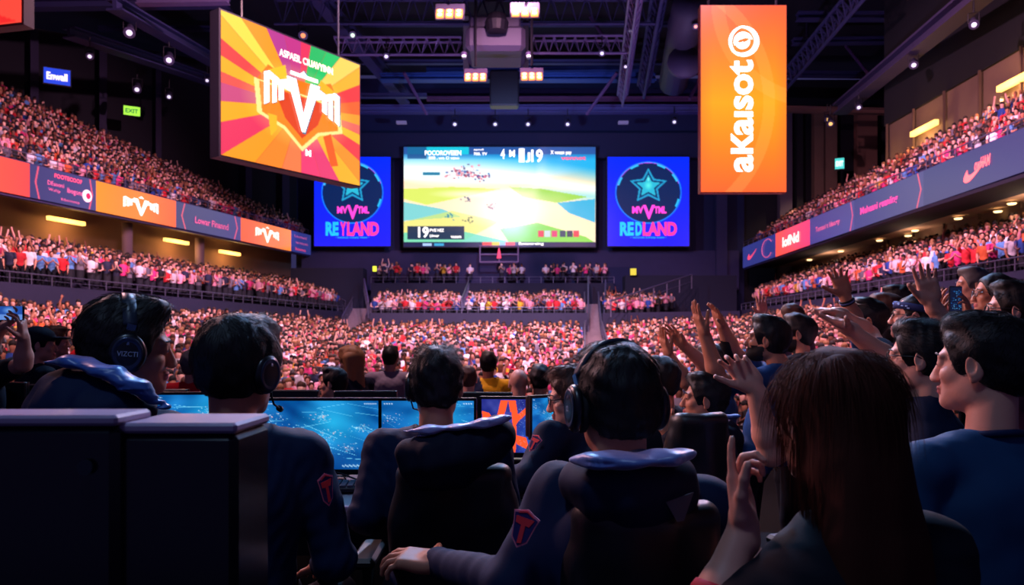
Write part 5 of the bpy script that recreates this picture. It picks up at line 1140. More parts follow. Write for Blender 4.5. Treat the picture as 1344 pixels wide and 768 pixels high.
# ------------------------------------------------------------------ desks, screens, boxes
lav = mat('desk_edge', (150, 126, 160), .4); dtop = mat('desk_top', (34, 32, 50), .35)
def desk(label, c, hx, hy, z, yaw=0, edge=True):
    M = Rz(yaw); c = A(c[0], c[1], 0); root = thing('desk', label, 'desk', c)
    mb = MB(); mb.box(c + A(0, 0, z - .015), (hx, hy, .015), M, .006); top = mb.build('desktop', dtop, root)
    if edge: mb = MB(); mb.box(c + A(0, 0, z - .015) - M @ A(0, hy + .004, 0), (hx, .006, .018), M, .004); mb.build('edge_strip', lav, top)
    for sx in (-1, 1):
        for sy in (-1, 1): mb = MB(); p = c + M @ A(sx * (hx - .06), sy * (hy - .06), 0); mb.bar(p + A(0, 0, .002), p + A(0, 0, z - .03), .05, .05, up=(0, 1, 0)); mb.build('leg', mat('desk_leg', (24, 24, 32), .4, .5), root)
    mb = MB(); mb.box(c + A(0, 0, z - .2) + M @ A(0, hy - .05, 0), (hx - .08, .01, .16), M); mb.build('modesty_panel', mat('desk_panel', (16, 16, 28), .6), root); return root
desk('long dark desk with lavender front edge, running under the players\' monitors', (-.95, 3.1), 1.4, .36, .74)
mon_y = 3.28
def mcen(x0, x1, y0, y1, y): a = W((x0 + x1) / 2, (y0 + y1) / 2, y); return a
P = game_pixels(170, 96, 4)
monitor('wide monitor with blue game scene right of the second headset wearer', mcen(340, 497, 526, 616, mon_y), 0, .157 * mon_y, .090 * mon_y, P, .05)
monitor('monitor with blue game scene partly hidden behind the middle player\'s head', mcen(501, 622, 526, 616, mon_y), 0, .121 * mon_y, .090 * mon_y, game_pixels(130, 96, 9), .05)
monitor('monitor showing blue game scene between the two leftmost headset wearers', mcen(196, 333, 520, 600, mon_y + .05), 3, .137 * mon_y, .085 * mon_y, game_pixels(140, 90, 12), .06)
P = Pic(110, 110, (40, 48, 130)); P.c += P.noise(22, 2, .4, .4)[..., None]; P.blob(.1, .8, .4, .5, (110, 30, 110), .8, .8); P.blob(.95, .7, .35, .6, (30, 90, 190), .7, .9)
for q in ([(.36, .02), (.50, .02), (.40, .42), (.24, .62), (.28, .36)], [(.50, .02), (.64, .02), (.70, .40), (.60, .56)], [(.0, .22), (.14, .26), (.32, .52), (.30, .62), (.04, .50)], [(.92, .08), (.86, .26), (.62, .48), (.60, .36)], [(.60, .66), (.84, .72), (.90, .96), (.66, .84)], [(.58, .5), (.66, .5), (.64, 1), (.58, 1)], [(.30, .60), (.42, .72), (.22, .98), (.16, .86)]): P.poly(q, (250, 84, 40))
P.poly([(.44, .24), (.56, .24), (.58, .5), (.42, .5)], (60, 60, 150)); g = np.random.default_rng(8)
for _ in range(160): P.blob(g.uniform(.7, 1), g.uniform(0, 1), .006, .006, (150, 190, 230), .8, .7)
monitor('small monitor with orange rays on dark blue beside the middle player\'s chair', mcen(634, 700, 530, 588, 3.45), -4, .070 * 3.45, .070 * 3.45, P, .04)
monitor('turned monitor with blue picture left of the man in glasses at the desk', mcen(704, 742, 524, 566, 3.42), 35, .22, .16, game_pixels(80, 60, 21), .17)
for i, (x0, x1, y, yy, lb) in enumerate(((590, 672, 516, 5.0, 'black monitor back facing the camera behind the orange-rayed monitor'), (440, 520, 514, 5.0, 'black monitor back behind the wide blue monitor'), (100, 250, 512, 4.8, 'black monitor back behind the leftmost headset wearer'), (0, 36, 503, 4.4, 'black monitor back at the left edge of the hall floor'), (40, 98, 506, 4.5, 'black monitor back beside the cap wearer'), (300, 420, 513, 5.0, 'black monitor back behind the second headset wearer'))):
    w_ = (x1 - x0) / 1000 * yy; c = A(*W((x0 + x1) / 2, y, yy)); c[2] -= .15; monitor(lb, c, 180 + random.uniform(-4, 4), w_ * .96, .29, None, c[2] - .145 - .742)
desk('second row desk behind the players\' monitors, carrying black monitor backs', (-1.35, 4.85), 2.1, .45, .74, 0, False)
# keyboards, mice, cables
def keyboard(label, c, yaw, w=.44, d=.15):
    M = Rz(yaw); c = np.asarray(c, float); root = thing('keyboard', label, 'keyboard', c); mb = MB(); mb.box(c + A(0, 0, .010), (w / 2, d / 2, .010), M, .004); mb.build('case', mat('keyboard_case', (26, 26, 38), .4), root)
    mb = MB()
    for i in range(15):
        for j in range(5): mb.box(c + M @ A((i - 7) * w / 15.6, (j - 2) * d / 5.6, .024), (w / 36, d / 14.5, .005), M, .002)
    mb.build('keys', mat('keycaps', (52, 54, 78), .5), root); return root
keyboard('black keyboard on the desk below the wide blue monitor', A(*W(452, 0, 3.05)[:2], .742), 6); keyboard('black keyboard on the desk in front of the man in glasses', A(*W(700, 0, 2.95)[:2], .742), 10, .4); keyboard('black keyboard before the middle player', A(*W(575, 0, 3.0)[:2], .742), 0)
keyboard('black keyboard near the second headset wearer', A(*W(300, 0, 3.0)[:2], .742), 0)
for px, y, lb in ((497, 2.86, 'pale computer mouse beside the middle player\'s arm'), (668, 2.85, 'dark computer mouse at the desk edge near the man in glasses')):
    c = A(*W(px, 0, y)[:2], .742); root = thing('computer_mouse', lb, 'mouse', c); S = SDF(c - .08, c + .08, .004); S.ell(c + A(0, 0, .010), (.032, .055, .026), Rz(10), .01); S.box(c - A(0, 0, .05), (.1, .1, .05), I3, .001, .002, 'cut'); mk('shell', *S.mesh(), mat('mouse_shell_%d' % px, (190, 180, 200) if px < 600 else (30, 30, 40), .35), root)
    mb = MB(); mb.lathe([(.006, -.004), (.008, 0), (.006, .004)], c + A(0, .03, .034), Ry(90), 10); mb.build('wheel', mat('mouse_wheel', (20, 20, 26), .5), root)
g = np.random.default_rng(5)
for k, (px, y) in enumerate(((395, 3.2), (420, 3.25), (455, 3.2), (430, 3.1), (690, 3.3), (715, 3.1), (735, 3.0), (470, 3.22))):
    a = A(*W(px, 0, y)[:2], .75); pts = [a]
    for j in range(8): pts.append(pts[-1] + A(g.normal(0, .045), g.normal(0, .02), 0)); pts[-1][2] = .748 + abs(g.normal(0, .022)); pts[-1][1] = min(max(pts[-1][1], 2.85), 3.4)
    mb = MB(); mb.tube(pts, .0035, 6); tag(mb.build('cable', mat('cable_black', (12, 12, 18), .5), smooth=True, origin=a), ('loose black cable on the desk under the wide blue monitor' if px < 600 else 'loose black cable on the desk near the man in glasses'), 'cable', 'tangled cables on the left of the desk' if px < 600 else 'tangled cables on the right of the desk')
# black cabinets in front
gl = mat('cabinet_gloss', (6, 8, 20), .22); ct = mat('cabinet_top_lit', (158, 138, 168), .38)  # lavender light falling on the tops is painted into their colour
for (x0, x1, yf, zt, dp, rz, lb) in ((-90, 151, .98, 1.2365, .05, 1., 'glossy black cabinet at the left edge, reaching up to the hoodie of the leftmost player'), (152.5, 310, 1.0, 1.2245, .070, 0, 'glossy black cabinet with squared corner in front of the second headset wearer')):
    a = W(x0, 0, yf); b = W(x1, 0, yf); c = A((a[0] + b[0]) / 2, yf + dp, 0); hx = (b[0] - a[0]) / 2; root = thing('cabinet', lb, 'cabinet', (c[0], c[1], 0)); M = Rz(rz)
    mb = MB(); mb.box(A(c[0], c[1], (zt - .014) / 2 + .001), (hx, dp, (zt - .014) / 2), M, .010); mb.build('body', gl, root); mb = MB(); mb.box(A(c[0], c[1], zt - .007), (hx, dp, .007), M, .004); mb.build('lit_top', ct, root)
    if x0 < 0: mb = MB(); mb.lathe([(.001, 0), (.010, 0), (.010, .003)], A(*(W(114, 0, yf)[:2]), EYE - .160) - A(0, .003, 0), Rx(90), 16); mb.build('lock', mat('lock_dark', (22, 28, 44), .5), root)
# side table with a paper sheet, lower right
desk('low dark side table between the hooded player and the woman', (.52, 2.05), .22, .30, .735, 4, False)
mb = MB(); mb.box(A(W(950, 0, 2.05)[0], 1.98, .7375), (.055, .075, .0012), Rz(-25)); pp = tag(mb.build('paper_sheet', mat('paper_white', (206, 212, 236), .7)), 'white printed paper sheet lying on the dark side table', 'paper')
mb = MB()
for j in range(7): mb.box(A(W(950, 0, 2.05)[0], 1.98, .7393) + Rz(-25) @ A(random.uniform(-.01, .01), -.055 + j * .018, 0), (.036, .002, .0002), Rz(-25))
mb.build('printed_line', mat('ink', (60, 70, 120), .7), pp)

# ------------------------------------------------------------------ the players
def Z(*a): return A(*a)
N4 = ('navy_jacket', (9, 28, 62))
# leftmost player
p1 = person('person in navy hoodie and logo headset, leftmost player, head turned sideways', head=W(170, 456, 1.95), yaw=-62, pitch=-4, roll=4, byaw=-30, v=.0042, hairstyle='side', hair='dark', tone='tan', seated=True, sleeve='long', top=N4, ground=0,
            nstr=2600, strand=dict(L=.035, lift=.22, comb=(0, -1, -.6), r=.0007), seed=11, bulk=1.05, beard=False, neckdrop=.165, arms=dict(L=dict(el=W(0, 640, 1.85), wr=W(60, 700, 2.05), hand=dict(n=(0, 0, -1))), R=dict(el=W(230, 640, 2.1), wr=W(240, 680, 2.45), hand=dict(n=(0, 0, -1)))))
hood(p1, at_neck(p1, W(126, 528, 1.80)), (.165, .12, .075), (-4, 10), lining=(60, 92, 160), rgb=(16, 28, 60), extra=[((-.05, 0, -.05), (.15, .11, .08))], openc=(.02, .06, .06), openr=(.80, .70, .66))
cloth_rim(p1, [(W(64, 476, 1.78), .012), (W(100, 474, 1.76), .020), (W(140, 487, 1.74), .022), (W(180, 506, 1.74), .017), (W(214, 535, 1.76), .010)], .02, (62, 100, 176))
headphones('black over-ear headset with logo cup on the leftmost player', p1['h'], text={1: ('VIZCTI', .045)}, sc=1.02)
# second player
p2 = person('person in navy jacket with red shield patch, second player from the cabinets', head=W(316, 484, 1.93), yaw=-24, pitch=-4, roll=3, byaw=-10, v=.0042, hairstyle='thick', hair='black', tone='tan', seated=True, sleeve='long', top=N4, ground=0, seed=12, nstr=2600,
            strand=dict(L=.030, lift=.16, r=.0006), neckdrop=.16, collar=('collar_navy', (16, 20, 38)), arms=dict(R=dict(sh=W(398, 600, 1.95), el=W(442, 735, 1.95), wr=W(425, 742, 2.3), hand=dict(n=(0, 0, -1))), L=dict(el=W(200, 700, 1.95), wr=W(230, 720, 2.3), hand=dict(n=(0, 0, -1)))))
shield_patch(p2['root'], W(429, 643, 1.88), (.75, -.66, 0), (-.25, 0, 1), .046, .085)
headphones('black over-ear headset on the second player', p2['h'], mic=1, sc=1.0)
# middle player
p3 = person('person with short black hair in dark jacket, middle player seen from behind', head=W(573, 505, 2.5), yaw=3, pitch=-2, byaw=2, v=.0045, hairstyle='short', hair='black', tone='tan', seated=True, sleeve='long', top=N4, ground=0, seed=13, nstr=3000, neckdrop=.155,
            strand=dict(L=.038, lift=.55, r=.0006, grav=.05), collar=('collar_black', (12, 12, 18)), arms=dict(L=dict(sh=W(505, 590, 2.5), el=W(478, 678, 2.42), wr=W(510, 672, 2.75), hand=dict(n=(0, 0, -1))), R=dict(el=W(670, 690, 2.5), wr=W(650, 680, 2.8), hand=dict(n=(0, 0, -1)))))
headphones('slim single-ear black headset with microphone on the middle player', p3['h'], mic=-1, sc=.96, sides=(-1,), bw=.014)
hood(p3, at_neck(p3, W(594, 584, 2.18)), (.172, .10, .060), (6, -6), lining=(134, 140, 190), rgb=(12, 17, 40), openc=(.0, .05, .04), openr=(.94, .88, .72), extra=[((-.03, -.01, -.06), (.125, .08, .07)), ((.12, 0, .02), (.055, .07, .05))])
cloth_rim(p3, [(W(530, 566, 2.16), .006), (W(560, 564, 2.14), .012), (W(600, 561, 2.12), .013), (W(640, 555, 2.12), .013), (W(666, 548, 2.14), .008)], .02, (150, 152, 204))
gaming_chair('black gaming chair of the middle player', A(W(598, 0, 2.32)[0], 2.28, .42), 1, .35, .95, (7, 7, 14), lean=5)
mb = MB(); c = W(612, 612, 2.16); mb.prism([(-.035, .012), (.045, .016), (.03, -.012), (-.018, -.014)], c, A(1, 0, 0), A(0, 0, 1), .004); tag(mb.build('hang_tag', mat('tag_blue', (28, 40, 66), .5)), 'small blue fabric tag under the hood of the middle player', 'tag')
# right-hand player
p4 = person('person in navy hoodie with shield patch and headset, nearest player', head=W(808, 530, 1.62), yaw=13, pitch=-5, byaw=4, v=.004, hairstyle='short', hair='black', tone='tan', seated=True, sleeve='long', top=N4, ground=0, seed=14, nstr=3400, neckdrop=.16, bulk=1.05,
            strand=dict(L=.026, lift=.18, r=.0006), arms=dict(L=dict(sh=W(736, 650, 1.63), el=W(668, 768, 1.55), wr=W(575, 738, 1.78), hand=dict(d=(-.085, .03, .002), n=(.1, .2, -1), curls=[.35, .42, .5, .6], spread=.16, thumb=1.15, tcurl=-.15)), R=dict(el=W(950, 800, 1.6), wr=W(900, 780, 1.9), hand=dict(n=(0, 0, -1)))))
shield_patch(p4['root'], W(686, 694, 1.475), (-.45, -.88, .12), (.34, 0, 1), .058, .078)
hood(p4, at_neck(p4, W(828, 628, 1.50)), (.128, .10, .062), (4, -5), lining=(88, 112, 170), rgb=(14, 26, 56), openc=(.015, .05, .045), openr=(.84, .78, .70), extra=[((.02, -.01, -.05), (.105, .08, .07)), ((-.09, .03, -.01), (.05, .06, .045))], v=.005)
cloth_rim(p4, [(W(752, 604, 1.46), .007), (W(790, 604, 1.42), .014), (W(835, 606, 1.40), .018), (W(875, 601, 1.40), .019), (W(903, 594, 1.43), .012)], .02, (92, 118, 182))
headphones('large black headset with steel-blue band on the nearest player', p4['h'], text={-1: ('co', .012)}, sc=1.02)
gaming_chair('dark gaming chair of the nearest player, brownish side edge', A(W(835, 0, 1.62)[0], 1.50, .42), 3, .30, 1.0, (13, 12, 20), lean=4)
mb = MB(); c = W(892, 668, 1.40); mb.prism([(-.025, .012), (.026, .03), (.008, -.022), (-.004, -.024)], c, A(1, 0, 0), A(0, 0, 1), .004); tag(mb.build('hang_tag', mat('tag_grey', (52, 62, 84), .5)), 'grey fabric tag under the hood of the nearest player', 'tag')
# man with glasses at the desk
p5 = person('person in navy jacket and glasses facing the monitors, behind the nearest player', head=W(752, 522, 3.15), yaw=88, pitch=-8, byaw=60, v=.005, hairstyle='thick', hair='brown', tone='fair', seated=True, sleeve='long', top=('navy_b', (20, 30, 56)), ground=0, seed=15, nstr=1500,
            strand=dict(L=.035, lift=.3, r=.0009), arms=dict(L=dict(sh=W(722, 575, 3.0), el=W(690, 628, 2.85), wr=W(650, 625, 3.0), hand=dict(n=(0, 0, -1), curl=.4)), R=dict(el=W(740, 630, 3.2), wr=W(690, 640, 3.3), hand=dict(n=(0, 0, -1)))))
eyeglasses('thin dark eyeglasses on the man behind the nearest player', p5['h']); shield_patch(p5['root'], W(701, 582, 2.88), (-.5, -.8, .35), (.5, 0, 1), .05, .07)

# ------------------------------------------------------------------ the fans at the right
B1 = ('blue_tee', (30, 72, 124)); B2 = ('blue_tee_dark', (20, 44, 88))
def arm(el, wr, tip, n, y0=None, **k):
    d = dict(el=np.asarray(el, float), wr=np.asarray(wr, float)); h = dict(d=np.asarray(tip, float) - d['wr'], n=n); h.update(k.pop('hand', {})); d.update(k); d['hand'] = h; return d
person('person with short black hair and dark top between the nearest player and seated fan', head=W(866, 500, 4.0), yaw=35, byaw=25, v=.0065, hairstyle='short', hair='black', tone='tan', sleeve='short', top=('black_tee', (18, 22, 36)), seated=True, ground=-.3, seed=21, nstr=700, strand=dict(L=.02, lift=.2, r=.001))
f2 = person('seated fan in dark hoodie, one hand raised before the chin, facing left', head=W(924, 524, 3.75), yaw=80, pitch=4, byaw=40, v=.0055, hairstyle='side', hair='black', tone='tan', sleeve='long', top=('hoodie_dark', (18, 24, 42)), seated=True, ground=0, seed=22, nstr=1100, strand=dict(L=.022, lift=.2, r=.001), neckdrop=.15,
            arms=dict(L=arm(W(893, 605, 3.5), W(880, 573, 3.45), W(880, 545, 3.45), (-.3, -1, 0), sh=W(915, 572, 3.6), hand=dict(curls=[.15, .2, .9, 1.1], spread=.1))))
hood(f2, at_neck(f2, W(932, 566, 3.6)), (.16, .12, .065), (4, -3), lining=(70, 104, 170), rgb=(14, 22, 46), v=.008)
cloth_rim(f2, [(W(892, 556, 3.5), .010), (W(925, 548, 3.48), .016), (W(966, 546, 3.5), .012)], .02, (70, 108, 178), v=.007)
gaming_chair('black gaming chair of the seated hoodie fan', A(W(914, 0, 3.45)[0], 3.42, .42), 12, .27, 1.0, (10, 10, 18), lean=6)
# standing fan with beard
f3 = person('standing bearded fan in blue T-shirt with both arms raised high', head=W(1006, 446, 4.1), yaw=66, pitch=8, byaw=62, v=.0055, hairstyle='side', hair='black', tone='tan', top=B1, seed=23, nstr=1200, strand=dict(L=.022, lift=.2, r=.001), beard=True, ground=-.3, lean=(.20, 0), bulk=1.2, neckdrop=.15,
            arms=dict(L=arm(W(944, 500, 3.75), W(924, 437, 3.7), W(908, 396, 3.65), (.9, .2, .2), sh=W(985, 502, 3.9), hand=dict(spread=.10, curl=.08, thumb=.35)), R=arm(W(962, 462, 4.2), W(947, 426, 4.1), W(934, 396, 4.0), (-.8, -.4, .1), sh=W(1000, 492, 4.35), hand=dict(spread=.14, curl=.12, thumb=.5))))
f3b = person('fan reaching both clapping hands up left of the bearded blue T-shirt fan', head=W(934, 480, 4.75), yaw=50, byaw=55, v=.0065, hairstyle='thick', hair='dark', tone='tan', top=('teal_tee', (36, 60, 96)), seed=24, ground=-.3, neckdrop=.15,
             arms=dict(L=arm(W(899, 500, 4.4), W(877, 464, 4.4), W(868, 438, 4.35), (.9, .3, .1), hand=dict(spread=.12, curl=.1, thumb=.3)), R=arm(W(934, 487, 4.5), W(896, 452, 4.35), W(872, 424, 4.3), (-.6, -.5, -.5), sh=W(955, 505, 4.7), hand=dict(spread=.16, curl=.15, thumb=.7))))
person('bearded fan with short dark hair just behind the blue T-shirt fan', head=W(1046, 438, 4.9), yaw=72, pitch=5, v=.0065, hairstyle='short', hair='dark', tone='tan', top=('black_tee', (18, 22, 36)), seed=25, beard=True, ground=-.3, nstr=500, strand=dict(L=.018, lift=.2, r=.001), neckdrop=.15)
person('pale short-haired fan behind the bearded fans with one hand high', head=W(1036, 418, 6.0), yaw=60, pitch=5, v=.008, hairstyle='fade', hair='brown', tone='fair', top=('grey_tee', (96, 92, 110)), seed=26, ground=-.3, arms=dict(L=arm(W(1010, 440, 5.8), W(1001, 414, 5.7), W(998, 384, 5.65), (.2, -1, 0), hand=dict(spread=.1, curl=.1))))
# forearm fan hidden behind the woman
person('fan in blue shirt mostly hidden behind the long-haired woman, forearm raised', head=W(1128, 510, 2.75), yaw=60, byaw=40, v=.006, hairstyle='short', hair='dark', tone='fair', top=('print_blue', (52, 76, 130)), seed=27, ground=-.3,
       arms=dict(L=arm(W(1012, 596, 2.55), W(990, 508, 2.5), W(962, 470, 2.5), (-.2, -1, -.2), sh=W(1046, 580, 2.65), hand=dict(curls=[.5, .7, .9, 1.0], spread=.12, thumb=.6))))
# fan with sunglasses on the head
f6 = person('fan in blue T-shirt with sunglasses pushed up on the head and wristband', head=W(1136, 421, 4.3), yaw=74, pitch=8, byaw=60, v=.0055, hairstyle='short', hair='black', tone='tan', top=B1, seed=28, ground=-.3, nstr=800, strand=dict(L=.018, lift=.15, r=.001), neckdrop=.15,
            arms=dict(L=arm(W(1125, 428, 3.95), W(1108, 386, 3.9), W(1098, 352, 3.85), (-.3, -1, 0), sh=W(1138, 462, 4.15), hand=dict(spread=.16, curl=.25, thumb=.8))))
eyeglasses('black sunglasses pushed up on the head of a blue-shirted fan', f6['h'], top=True, tint=True); eyeglasses('clear eyeglasses worn by the fan with sunglasses on the head', f6['h'])
a_, b_ = f6['arms']['L'][1], f6['arms']['L'][2]; mb = MB(); dd = unit(b_ - a_); mb.tube([b_ - dd * .055, b_ - dd * .03], .037, 16); wb = tag(mb.build('wristband', mat('band_black', (12, 12, 20), .5), smooth=False), 'black wristband on the raised wrist of the sunglasses fan', 'wristband'); mb = MB(); mb.tube([b_ - dd * .046, b_ - dd * .040], .0385, 16); mb.build('stripe', mat('band_stripe', (90, 110, 160), .5), wb)
# fan with bandana
f7 = person('fan with glasses and patterned blue bandana tied round the forehead', head=W(1198, 416, 4.0), yaw=66, pitch=6, v=.0055, hairstyle='fade', hair='black', tone='fair', top=('grey_dark_tee', (60, 60, 80)), seed=29, ground=-.3, nstr=500, strand=dict(L=.014, lift=.1, r=.001))
h = f7['h']; mb = MB(); ring = [h.p(.088 * math.sin(t), -.014 + .110 * math.cos(t), .045 + .012 * math.cos(t)) for t in np.linspace(0, 2 * math.pi, 41)]
ribbon(mb, ring, h.M[:, 2], .036, .006); bd = tag(mb.build('bandana', mat('bandana_navy', (22, 38, 92), .8), smooth=True), 'navy bandana with pale pattern round the head of the fan in glasses', 'bandana'); mb = MB(); g = np.random.default_rng(2)
for k in range(34): t = g.uniform(0, 6.28); c = h.p(.0925 * math.sin(t), -.014 + .1145 * math.cos(t), .045 + .012 * math.cos(t) + g.uniform(-.012, .012)); mb.box(c, (.006, .0022, .003), h.M @ Rz(-math.degrees(t)))
mb.build('pattern', mat('bandana_pale', (130, 170, 230), .7), bd); mb = MB(); mb.box(h.p(0, -.128, .035), (.014, .012, .012), h.M, .005); mb.build('knot', mat('bandana_navy', (22, 38, 92), .8), bd); eyeglasses('dark eyeglasses on the bandana-wearing fan', h)
# clapping fan with glasses
f8 = person('fan with glasses and swept black hair clapping with outstretched hands', head=W(1207, 470, 2.65), yaw=58, pitch=2, byaw=50, v=.0045, hairstyle='side', hair='black', tone='fair', top=('navy_tee', (18, 30, 56)), seed=30, ground=-.3, nstr=4000, strand=dict(L=.034, lift=.25, r=.0007, comb=(.5, -1, 0)), neckdrop=.165, collar=('collar_navy2', (22, 40, 76)),
            arms=dict(L=arm(W(1178, 482, 3.0), W(1112, 430, 2.95), W(1060, 408, 2.9), (-.1, -.3, .9), sh=W(1212, 545, 2.6), hand=dict(spread=.10, curl=.10, thumb=.8)), R=arm(W(1140, 440, 3.3), W(1100, 412, 3.2), W(1060, 404, 3.1), (0, .2, -1), sh=W(1180, 500, 3.0), hand=dict(spread=.08, curl=.1, thumb=.5))))
eyeglasses('dark-rimmed eyeglasses on the clapping black-haired fan', f8['h'])
gaming_chair('black chair behind the woman and the nearest man in blue', A(W(1215, 0, 2.45)[0], 2.45, .42), 15, .5, .98, (11, 12, 22), lean=5)
# nearest man in blue
f9 = person('nearest man in blue T-shirt with cropped dark hair, ear showing', head=W(1287, 478, 1.9), yaw=44, pitch=0, byaw=12, v=.004, hairstyle='short', hair='black', tone='fair', top=('blue_tee_near', (26, 66, 104)), seed=31, ground=-.3, nstr=6000, strand=dict(L=.022, lift=.15, r=.0006), neckdrop=.185, bulk=1.1, collar=('collar_blue', (16, 34, 70)))
# fans further right
f10 = person('short-haired fan with glasses looking left over the phone', head=W(1303, 386, 4.5), yaw=76, pitch=2, v=.006, hairstyle='crop', hair='black', tone='tan', top=('black_tee', (18, 22, 36)), seed=32, ground=-.3, neckdrop=.15, arms=dict(L=arm(W(1280, 440, 4.1), W(1272, 414, 3.95), W(1266, 388, 3.9), (-.9, .2, 0), hand=dict(curl=.5)), R=arm(W(1236, 450, 4.3), W(1236, 420, 4.05), W(1236, 392, 4.0), (.9, .0, 0), hand=dict(curl=.3, spread=.15))))
eyeglasses('round eyeglasses on the short-haired fan over the phone', f10['h'])
f11 = person('dark-haired fan with glasses at the right edge with one long arm raised', head=W(1328, 408, 3.35), yaw=64, pitch=4, byaw=50, v=.005, hairstyle='side', hair='dark', tone='fair', top=('maroon_tee', (70, 30, 50)), seed=33, ground=-.3, nstr=1500, strand=dict(L=.028, lift=.3, r=.0009), neckdrop=.15,
             arms=dict(L=arm(W(1252, 446, 3.1), W(1222, 396, 3.05), W(1211, 345, 3.0), (-.35, -1, 0), sh=W(1298, 480, 3.2), hand=dict(spread=.09, curl=.14, thumb=.5))))
eyeglasses('black eyeglasses on the dark-haired fan at the right edge', f11['h'])
person('grey-haired older fan behind the phone, facing left', head=W(1276, 375, 5.2), yaw=76, v=.007, hairstyle='short', hair='grey', tone='fair', top=('grey_tee', (96, 92, 110)), seed=34, ground=-.3, neckdrop=.15)
person('dark-haired fan between the sunglasses fan and the bandana fan', head=W(1176, 397, 5.6), yaw=60, v=.008, hairstyle='short', hair='black', tone='tan', top=('rose_tee', (150, 60, 90)), seed=35, ground=-.3)
person('brown-haired fan just right of the sunglasses fan', head=W(1160, 412, 5.0), yaw=66, v=.008, hairstyle='thick', hair='brown', tone='fair', top=('pink_tee', (190, 90, 120)), seed=36, ground=-.3)
person('small fan with dark bun left of the bandana fan', head=W(1157, 436, 4.6), yaw=30, v=.008, hairstyle='bun', hair='dark', tone='fair', top=('white_tee', (190, 190, 205)), seed=37, ground=-.3, female=True, sc=.9)
person('light-skinned fan with short brown hair behind the bandana fan', head=W(1212, 392, 6.0), yaw=60, v=.009, hairstyle='short', hair='brown', tone='fair', top=('grey_tee', (96, 92, 110)), seed=38, ground=-.3)
# phone
def phone(label, c, M, w, hh, pic):
    root = thing('phone', label, 'phone', c - M[:, 2] * hh / 2); mb = MB(); mb.box(c, (w / 2, .005, hh / 2), M, .004); mb.build('case', mat('phone_case', (14, 14, 20), .4), root)
    pic.mesh('screen', c - M[:, 1] * .0065 - M[:, 0] * w * .45 + M[:, 2] * hh * .46, M[:, 0] * w * .9, M[:, 2] * hh * .92, root, mat('screen_glow', (128, 128, 128), .25, emit=1.25, attr=True)); return root
P = Pic(40, 80, (14, 20, 44)); g = np.random.default_rng(6)
for _ in range(60): P.blob(g.uniform(.1, .9), g.uniform(.1, .9), .06, .03, [(40, 120, 190), (90, 170, 220), (20, 60, 130)][g.integers(3)], .8, .8)
phone('smartphone held upright with a blue picture on its screen', W(1254, 393, 3.9), I3, .068, .135, P)
P = Pic(80, 40, (30, 70, 150)); P.rect(0, .6, 1, 1, (90, 130, 200)); P.blob(.5, .3, .3, .3, (120, 170, 230), .8, .9)
phone('tablet-like phone held sideways at the left edge', W(13, 411, 3.9), I3, .15, .075, P)

# ------------------------------------------------------------------ the woman in front
def long_hair_w(h):
    q = h.sc; S = SDF(h.O - A(.3, .3, .62), h.O + A(.3, .3, .2), .005)
    def e(c, r, k=.03, R=I3, mode='add'): S.ell(h.p(*c), A(*r) * q, h.M @ R, k, mode)
    e((0, -.02, .022), (.090, .110, .100)); e((0, -.055, -.08), (.094, .08, .13)); e((.005, -.085, -.22), (.104, .055, .16)); e((.02, -.09, -.34), (.118, .045, .16)); e((.06, -.085, -.42), (.10, .04, .14))
    e((0, .118, -.05), (.07, .085, .105), .02, mode='cut'); S.ripple(.003, 5, 40, 8, (1.6, 1.6, .12)); V, F = S.mesh(); out = [(V, F)]
    g = np.random.default_rng(9); c = V[F].mean(1); i = g.choice(len(c), 5200); P = c[i]; n = len(P); down = A(0, 0, -1.)
    loc = (P - h.O) @ h.M; rad = P - h.O; rad[:, 2] = 0; rad /= np.linalg.norm(rad, axis=1)[:, None] + 1e-6
    t = np.clip((loc[:, 2] - .02) / .1, 0, 1)[:, None]; D = rad * t + down * (1.02 - t) + g.normal(0, .03, (n, 3)); D /= np.linalg.norm(D, axis=1)[:, None]; pts = [P - rad * .001]; L = g.uniform(.05, .15, n)[:, None]
    for k in range(5): pts.append(pts[-1] + D * L / 5); D = D * .55 + down * .45 + g.normal(0, .012, (n, 3)); D /= np.linalg.norm(D, axis=1)[:, None]
    out.append(sweep(pts, .0007)); return out
fw = person('woman with long dark auburn hair seen from behind, hand raised to clap', head=W(1090, 548, 1.28), yaw=22, pitch=-2, byaw=6, v=.004, sc=.96, hairstyle='crop', hair='auburn', tone='fair', female=True, sleeve='short', top=('black_sweater', (14, 16, 28)), ground=-.3, seed=41, neckdrop=.17, long_hair=long_hair_w, sw=.16,
            arms=dict(L=arm(W(935, 815, 1.24), W(976, 690, 1.28), W(966, 610, 1.30), (.35, -.2, .1), sh=W(1062, 770, 1.2), hand=dict(curls=[.10, .9, 1.15, 1.2], spread=.10, thumb=.45, tcurl=.6)), R=dict(el=W(1250, 900, 1.2), wr=W(1130, 800, 1.45), hand=dict(n=(-1, 0, 0)))))

a_, b_ = fw['arms']['L'][1], fw['arms']['L'][2]; dd = unit(b_ - a_); mb = MB(); c_ = a_ + (b_ - a_) * .42; mb.tube([c_ - dd * .035, c_ - dd * .024, c_ - dd * .014], [.052, .050, .046], 20); tag(mb.build('cuff_band', mat('cuff_red', (200, 40, 60), .7), smooth=True), 'red cuff band on the raised forearm of the long-haired woman', 'cuff')

